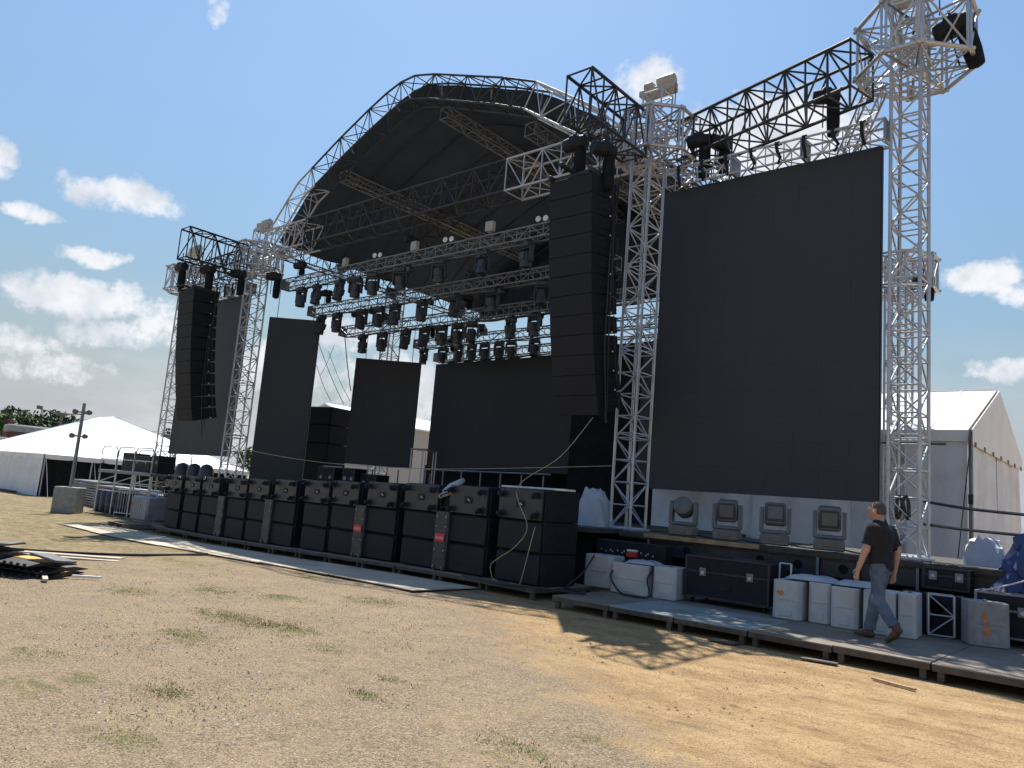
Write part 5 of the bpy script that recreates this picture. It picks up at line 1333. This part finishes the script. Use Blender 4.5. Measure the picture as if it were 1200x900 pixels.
def grass():
    V = []; F = []
    def tuft(x, y, n, h, sp):
        for _ in range(n):
            bx, by = x + rng.normal(0, sp), y + rng.normal(0, sp * .7); a = rng.uniform(0, 6.28); l = h * rng.uniform(.5, 1.3); le = rng.uniform(.2, .9) * l; w = rng.uniform(.003, .006)
            dx, dy = math.cos(a), math.sin(a); z = gz(bx) + .004; k = len(V)
            V.extend([(bx - dy * w, by + dx * w, z), (bx + dy * w, by - dx * w, z), (bx + dx * le * .5, by + dy * le * .5, z + l * .7), (bx + dx * le, by + dy * le, z + l * .9)])
            F.extend([(k, k + 1, k + 2), (k, k + 2, k + 3)] if False else [(k, k + 1, k + 2), (k + 1, k + 3, k + 2)])
    spots = GRASS_SPOTS
    for x, y, s in spots:
        for _ in range(int(52 * s / .3)): tuft(x + rng.normal(0, s * .6), y + rng.normal(0, s * .36), 6, .018, .04)
    for _ in range(1500):
        px, py = rng.uniform(-40, 800), rng.uniform(590, 910); c = rot @ Vector((px - 600, -(py - 450), -900)); s = -1.65 / c.z; x, y = c.x * s, c.y * s
        if .607 * (x + 9.2) + .794 * (y - 9.7) > -.8 or y > 13: continue
        if math.sin(x * .9 + 1.3) + math.sin(y * 1.7 + x * .35) + rng.normal(0, .8) < .35: continue
        far = min(2.6, max(1, abs(x) / 9)); tuft(x, y, 5, .022 * far ** .5, .06 * far)
    o = MB().add(V, F, 'dry_grass').build('grass', fix=False, smooth=False)
    tag(o, 'short dry grass growing in patches across the dirt', 'grass', kind='stuff')
grass()

# ================================================================== THE WALKING MAN
def surface_nets(f, lo, hi, h):
    n = [int(math.ceil((b - a) / h)) + 1 for a, b in zip(lo, hi)]
    ax = [lo[i] + h * np.arange(n[i]) for i in range(3)]
    D = f(*np.meshgrid(*ax, indexing='ij')); S = D < 0
    cells = np.zeros([k - 1 for k in n], bool); cnt = np.zeros(cells.shape); acc = np.zeros(cells.shape + (3,))
    sl = lambda o: tuple(slice(o[i], n[i] - 1 + o[i]) for i in range(3))
    corners = [(i, j, k) for i in (0, 1) for j in (0, 1) for k in (0, 1)]
    for a in corners:
        for d in range(3):
            if a[d]: continue
            b = list(a); b[d] = 1
            da, db = D[sl(a)], D[sl(b)]; cr = (da < 0) != (db < 0); t = np.where(cr, da / np.where(cr, da - db, 1), 0)
            cnt += cr
            for q in range(3): acc[..., q] += cr * (a[q] + (t if q == d else 0))
    act = cnt > 0; idx = -np.ones(act.shape, int); idx[act] = np.arange(act.sum())
    base = np.stack(np.nonzero(act), 1); V = np.array(lo) + h * (base + acc[act] / cnt[act][:, None]); F = []
    for d in range(3):
        o1, o2 = [(1, 2), (2, 0), (0, 1)][d]
        s0 = [slice(1, k - 1) for k in n]; s1 = [slice(1, k - 1) for k in n]; s0[d] = slice(0, n[d] - 1); s1[d] = slice(1, n[d])
        A, B = S[tuple(s0)], S[tuple(s1)]; P = np.stack(np.nonzero(A != B), 1); flip = A[tuple(P.T)]
        P[:, o1] += 1; P[:, o2] += 1
        if not len(P): continue
        def at(u, v):
            Q = P.copy(); Q[:, o1] -= u; Q[:, o2] -= v; return idx[tuple(Q.T)]
        q = np.stack([at(1, 1), at(0, 1), at(0, 0), at(1, 0)], 1); q[~flip] = q[~flip][:, ::-1]; F.append(q)
    return V, np.concatenate(F)
def cone(X, Y, Z, a, b, r1, r2, sy=1.0):
    a = np.array(a); b = np.array(b); d = b - a; L = d @ d
    px, py, pz = X - a[0], Y - a[1], Z - a[2]; t = np.clip((px * d[0] + py * d[1] + pz * d[2]) / L, 0, 1)
    return np.sqrt((px - t * d[0]) ** 2 + ((py - t * d[1]) / sy) ** 2 + (pz - t * d[2]) ** 2) - (r1 + (r2 - r1) * t)
def blend(f, prims, k):
    def g(X, Y, Z):
        D = np.full(X.shape, 9.0)
        for p in prims:
            d = cone(X, Y, Z, *p); h = np.clip(.5 + .5 * (D - d) / k, 0, 1); D = D * (1 - h) + d * h - k * h * (1 - h)
        return f(D, X, Y, Z) if f else D
    return g
# joints: he walks towards -x, his left side is -y
hipL, kneeL, ankL, toeL = (.03, -.09, .93), (.045, -.095, .51), (.285, -.10, .205), (.205, -.105, .085)
hipR, kneeR, ankR, toeR = (.00, .09, .93), (-.115, .09, .51), (-.20, .09, .085), (-.38, .10, .035)
shL, elL, wrL = (.015, -.195, 1.425), (-.035, -.265, 1.15), (-.125, -.275, .905)
shR, elR, wrR = (.015, .195, 1.425), (.085, .255, 1.15), (.04, .27, .90)
head_c = (-.065, 0, 1.665)
legs = [(hipL, kneeL, .088, .058), (kneeL, ankL, .060, .040), (hipR, kneeR, .088, .058), (kneeR, ankR, .060, .040)]
torso = [((.02, 0, .97), (.0, 0, 1.10), .105, .100, 1.45), ((.0, 0, 1.10), (.015, 0, 1.34), .105, .115, 1.5), ((.015, -.13, 1.40), (.015, .13, 1.40), .075, .075, 1.0), ((.02, 0, 1.40), (-.01, 0, 1.52), .085, .058, 1.3)]
arms = [(shL, elL, .060, .044), (elL, wrL, .046, .031), (shR, elR, .060, .044), (elR, wrR, .046, .031)]
neck = [((-.005, 0, 1.47), (-.045, 0, 1.60), .060, .056)]
headp = [((-.045, 0, 1.69), (-.075, 0, 1.67), .098, .088, .86), ((-.09, 0, 1.625), (-.115, 0, 1.585), .062, .042, .85), ((-.150, 0, 1.655), (-.168, 0, 1.632), .012, .014), ((-.155, 0, 1.60), (-.150, 0, 1.597), .014, .014, 1.8), ((-.125, -.035, 1.685), (-.125, .035, 1.685), .028, .028), ((-.035, -.088, 1.655), (-.028, -.092, 1.625), .018, .013), ((-.035, .088, 1.655), (-.028, .092, 1.625), .018, .013)]
def hand(w, fw, side):
    w = np.array(w); d = np.array(fw) / np.linalg.norm(fw); pf = np.array((-1, 0, .15)); pf -= d * (pf @ d); pf /= np.linalg.norm(pf); out = []
    pc = w + d * .085
    out.append((tuple(w), tuple(pc), .028, .030, .6))
    for k in range(4):      # fingers fan along pf (front to back), curled inwards
        o = pf * (.030 - .019 * k); L = (.074, .082, .076, .060)[k]; b = pc + o + d * .012; cu = np.array((0, side, 0)) * .35
        m = b + (d + cu * .4) * L * .55; e = m + (d + cu * 1.7) * L * .42
        out += [(tuple(b), tuple(m), .0095, .0088), (tuple(m), tuple(e), .0088, .0075)]
    b = w + d * .030 + pf * .026; m = b + (d * .7 + pf * .65 + np.array((0, side, 0)) * .25) * .045; e = m + (d * .95 + pf * .15) * .036
    out += [(tuple(b), tuple(m), .014, .0105), (tuple(m), tuple(e), .0105, .009)]
    return out
handL = hand(wrL, (-.14, .02, -.42), 1); handR = hand(wrR, (-.05, -.02, -.42), -1)
def man_mesh(name, fn, lo, hi, h, mat, parent):
    V, F = surface_nets(fn, lo, hi, h)
    me = bpy.data.meshes.new(name); me.from_pydata(V.tolist(), [], F.tolist()); me.materials.append(MATS[mat]); me.shade_smooth()
    return obj(name, me, parent)
man = thing('person', 'man in a black t-shirt, blue jeans and brown shoes walking along the deck', 'person', (-2.985, 11.10, .206), -.30)
main_b = blend(None, torso + legs + arms + neck + headp + [(ankL, toeL, .038, .03), (ankR, toeR, .038, .03)], .028); hands_f = blend(None, handL + handR, .007)
def body_fn(X, Y, Z):
    a = main_b(X, Y, Z); b = hands_f(X, Y, Z); h = np.clip(.5 + .5 * (a - b) / .014, 0, 1); return a * (1 - h) + b * h - .014 * h * (1 - h)
man_mesh('body', body_fn, (-.44, -.36, .0), (.42, .36, 1.82), .0075, 'skin', man)
def fold(X, Y, Z, a, s): return a * (np.sin(Z * s + 9 * X + 2.0 * np.sin(Y * 14)) + .6 * np.sin(Z * s * 1.9 - 14 * Y + X * 6))
jean_p = [(hipL, kneeL, .102, .074), (kneeL, (.26, -.10, .235), .078, .072), (hipR, kneeR, .102, .074), (kneeR, (-.195, .09, .12), .078, .074), ((.025, 0, .93), (.015, 0, 1.05), .118, .112, 1.42)]
jb = blend(None, jean_p, .035)
def jeans(X, Y, Z):
    d = jb(X, Y, Z) + fold(X, Y, Z, .0032, 38); d = np.maximum(d, Z - 1.055)
    cL = (X - .03) * .45 + (Z - .13) * -1.0; cR = .105 - Z
    return np.maximum(d, np.where(Y < 0, np.where(Z < .3, (.215 - Z) + (X - .25) * .6, d), np.where(Z < .3, cR, d)))
man_mesh('jeans', jeans, (-.36, -.30, .04), (.42, .30, 1.12), .0095, 'denim', man)
shirt_p = [(tuple(np.array(a)), b, r1 + .020, r2 + .020, s) for a, b, r1, r2, s in torso] + [((.02, 0, .94), (.0, 0, 1.12), .126, .122, 1.42), (shL, (-.026, -.245, 1.215), .078, .074), (shR, (.07, .243, 1.215), .078, .074)]
sb = blend(None, shirt_p, .035)
def shirt(X, Y, Z):
    d = sb(X, Y, Z) + fold(X, Y, Z, .003, 30)
    d = np.maximum(d, .90 + .25 * (X - .0) * -0.2 - Z)
    for sh, cut in ((np.array(shL), np.array((-.026, -.245, 1.215))), (np.array(shR), np.array((.07, .243, 1.215)))):
        ax = (cut - sh) / np.linalg.norm(cut - sh); far = (X - cut[0]) * ax[0] + (Y - cut[1]) * ax[1] + (Z - cut[2]) * ax[2]
        d = np.where(np.abs(Y) > .205, np.maximum(d, np.where(np.sign(Y) == np.sign(sh[1]), far, -9)), d)
    neck_cut = .082 - np.sqrt((X + .022) ** 2 + Y ** 2)
    return np.maximum(d, np.where(Z > 1.49, np.minimum(neck_cut, 9), -9))
man_mesh('shirt', shirt, (-.22, -.36, .88), (.22, .36, 1.58), .0095, 'black_cotton', man)
hairf = blend(None, [((-.035, 0, 1.695), (-.072, 0, 1.688), .104, .088, .87), ((.012, 0, 1.645), (.010, 0, 1.62), .058, .048, 1.05)], .03)
def hair(X, Y, Z):
    d = hairf(X, Y, Z) + .0025 * np.sin(X * 210) * np.sin(Y * 190 + Z * 150)
    face = np.minimum(-(X + .115) * 1.0 - (Z - 1.72) * .55, 9); ears = np.minimum(1.70 - Z - .35 * np.clip(X + .06, -1, .0), np.maximum(-(X + .005), 1.625 - Z))
    return np.maximum(np.maximum(d, face), ears)
man_mesh('hair', hair, (-.20, -.14, 1.56), (.12, .14, 1.83), .006, 'hair', man)
for a, b, hz in ((ankL, toeL, None), (ankR, toeR, None)):
    A = np.array(a); B = np.array(b); d = B - A
    if a is ankL: pts = [((.325, a[1], .185), (.265, a[1], .115), .046, .046, .95), ((.265, a[1], .115), (.185, a[1] - .01, .040), .046, .034, 1.15), (a, (.28, a[1], .25), .050, .054)]
    else: pts = [((-.165, a[1], .045), (-.255, a[1], .048), .044, .044, .95), ((-.255, a[1], .048), (-.395, a[1] + .01, .034), .044, .032, 1.2), (a, (-.195, a[1], .13), .048, .05)]
    fb = blend(None, pts, .03)
    lo = tuple(np.min([p[0] for p in pts] + [p[1] for p in pts], 0) - .08); hi = tuple(np.max([p[0] for p in pts] + [p[1] for p in pts], 0) + .08)
    man_mesh('shoe', (lambda fb: lambda X, Y, Z: np.maximum(fb(X, Y, Z), -Z + .001))(fb), lo, hi, .008, 'brown_leather', man)
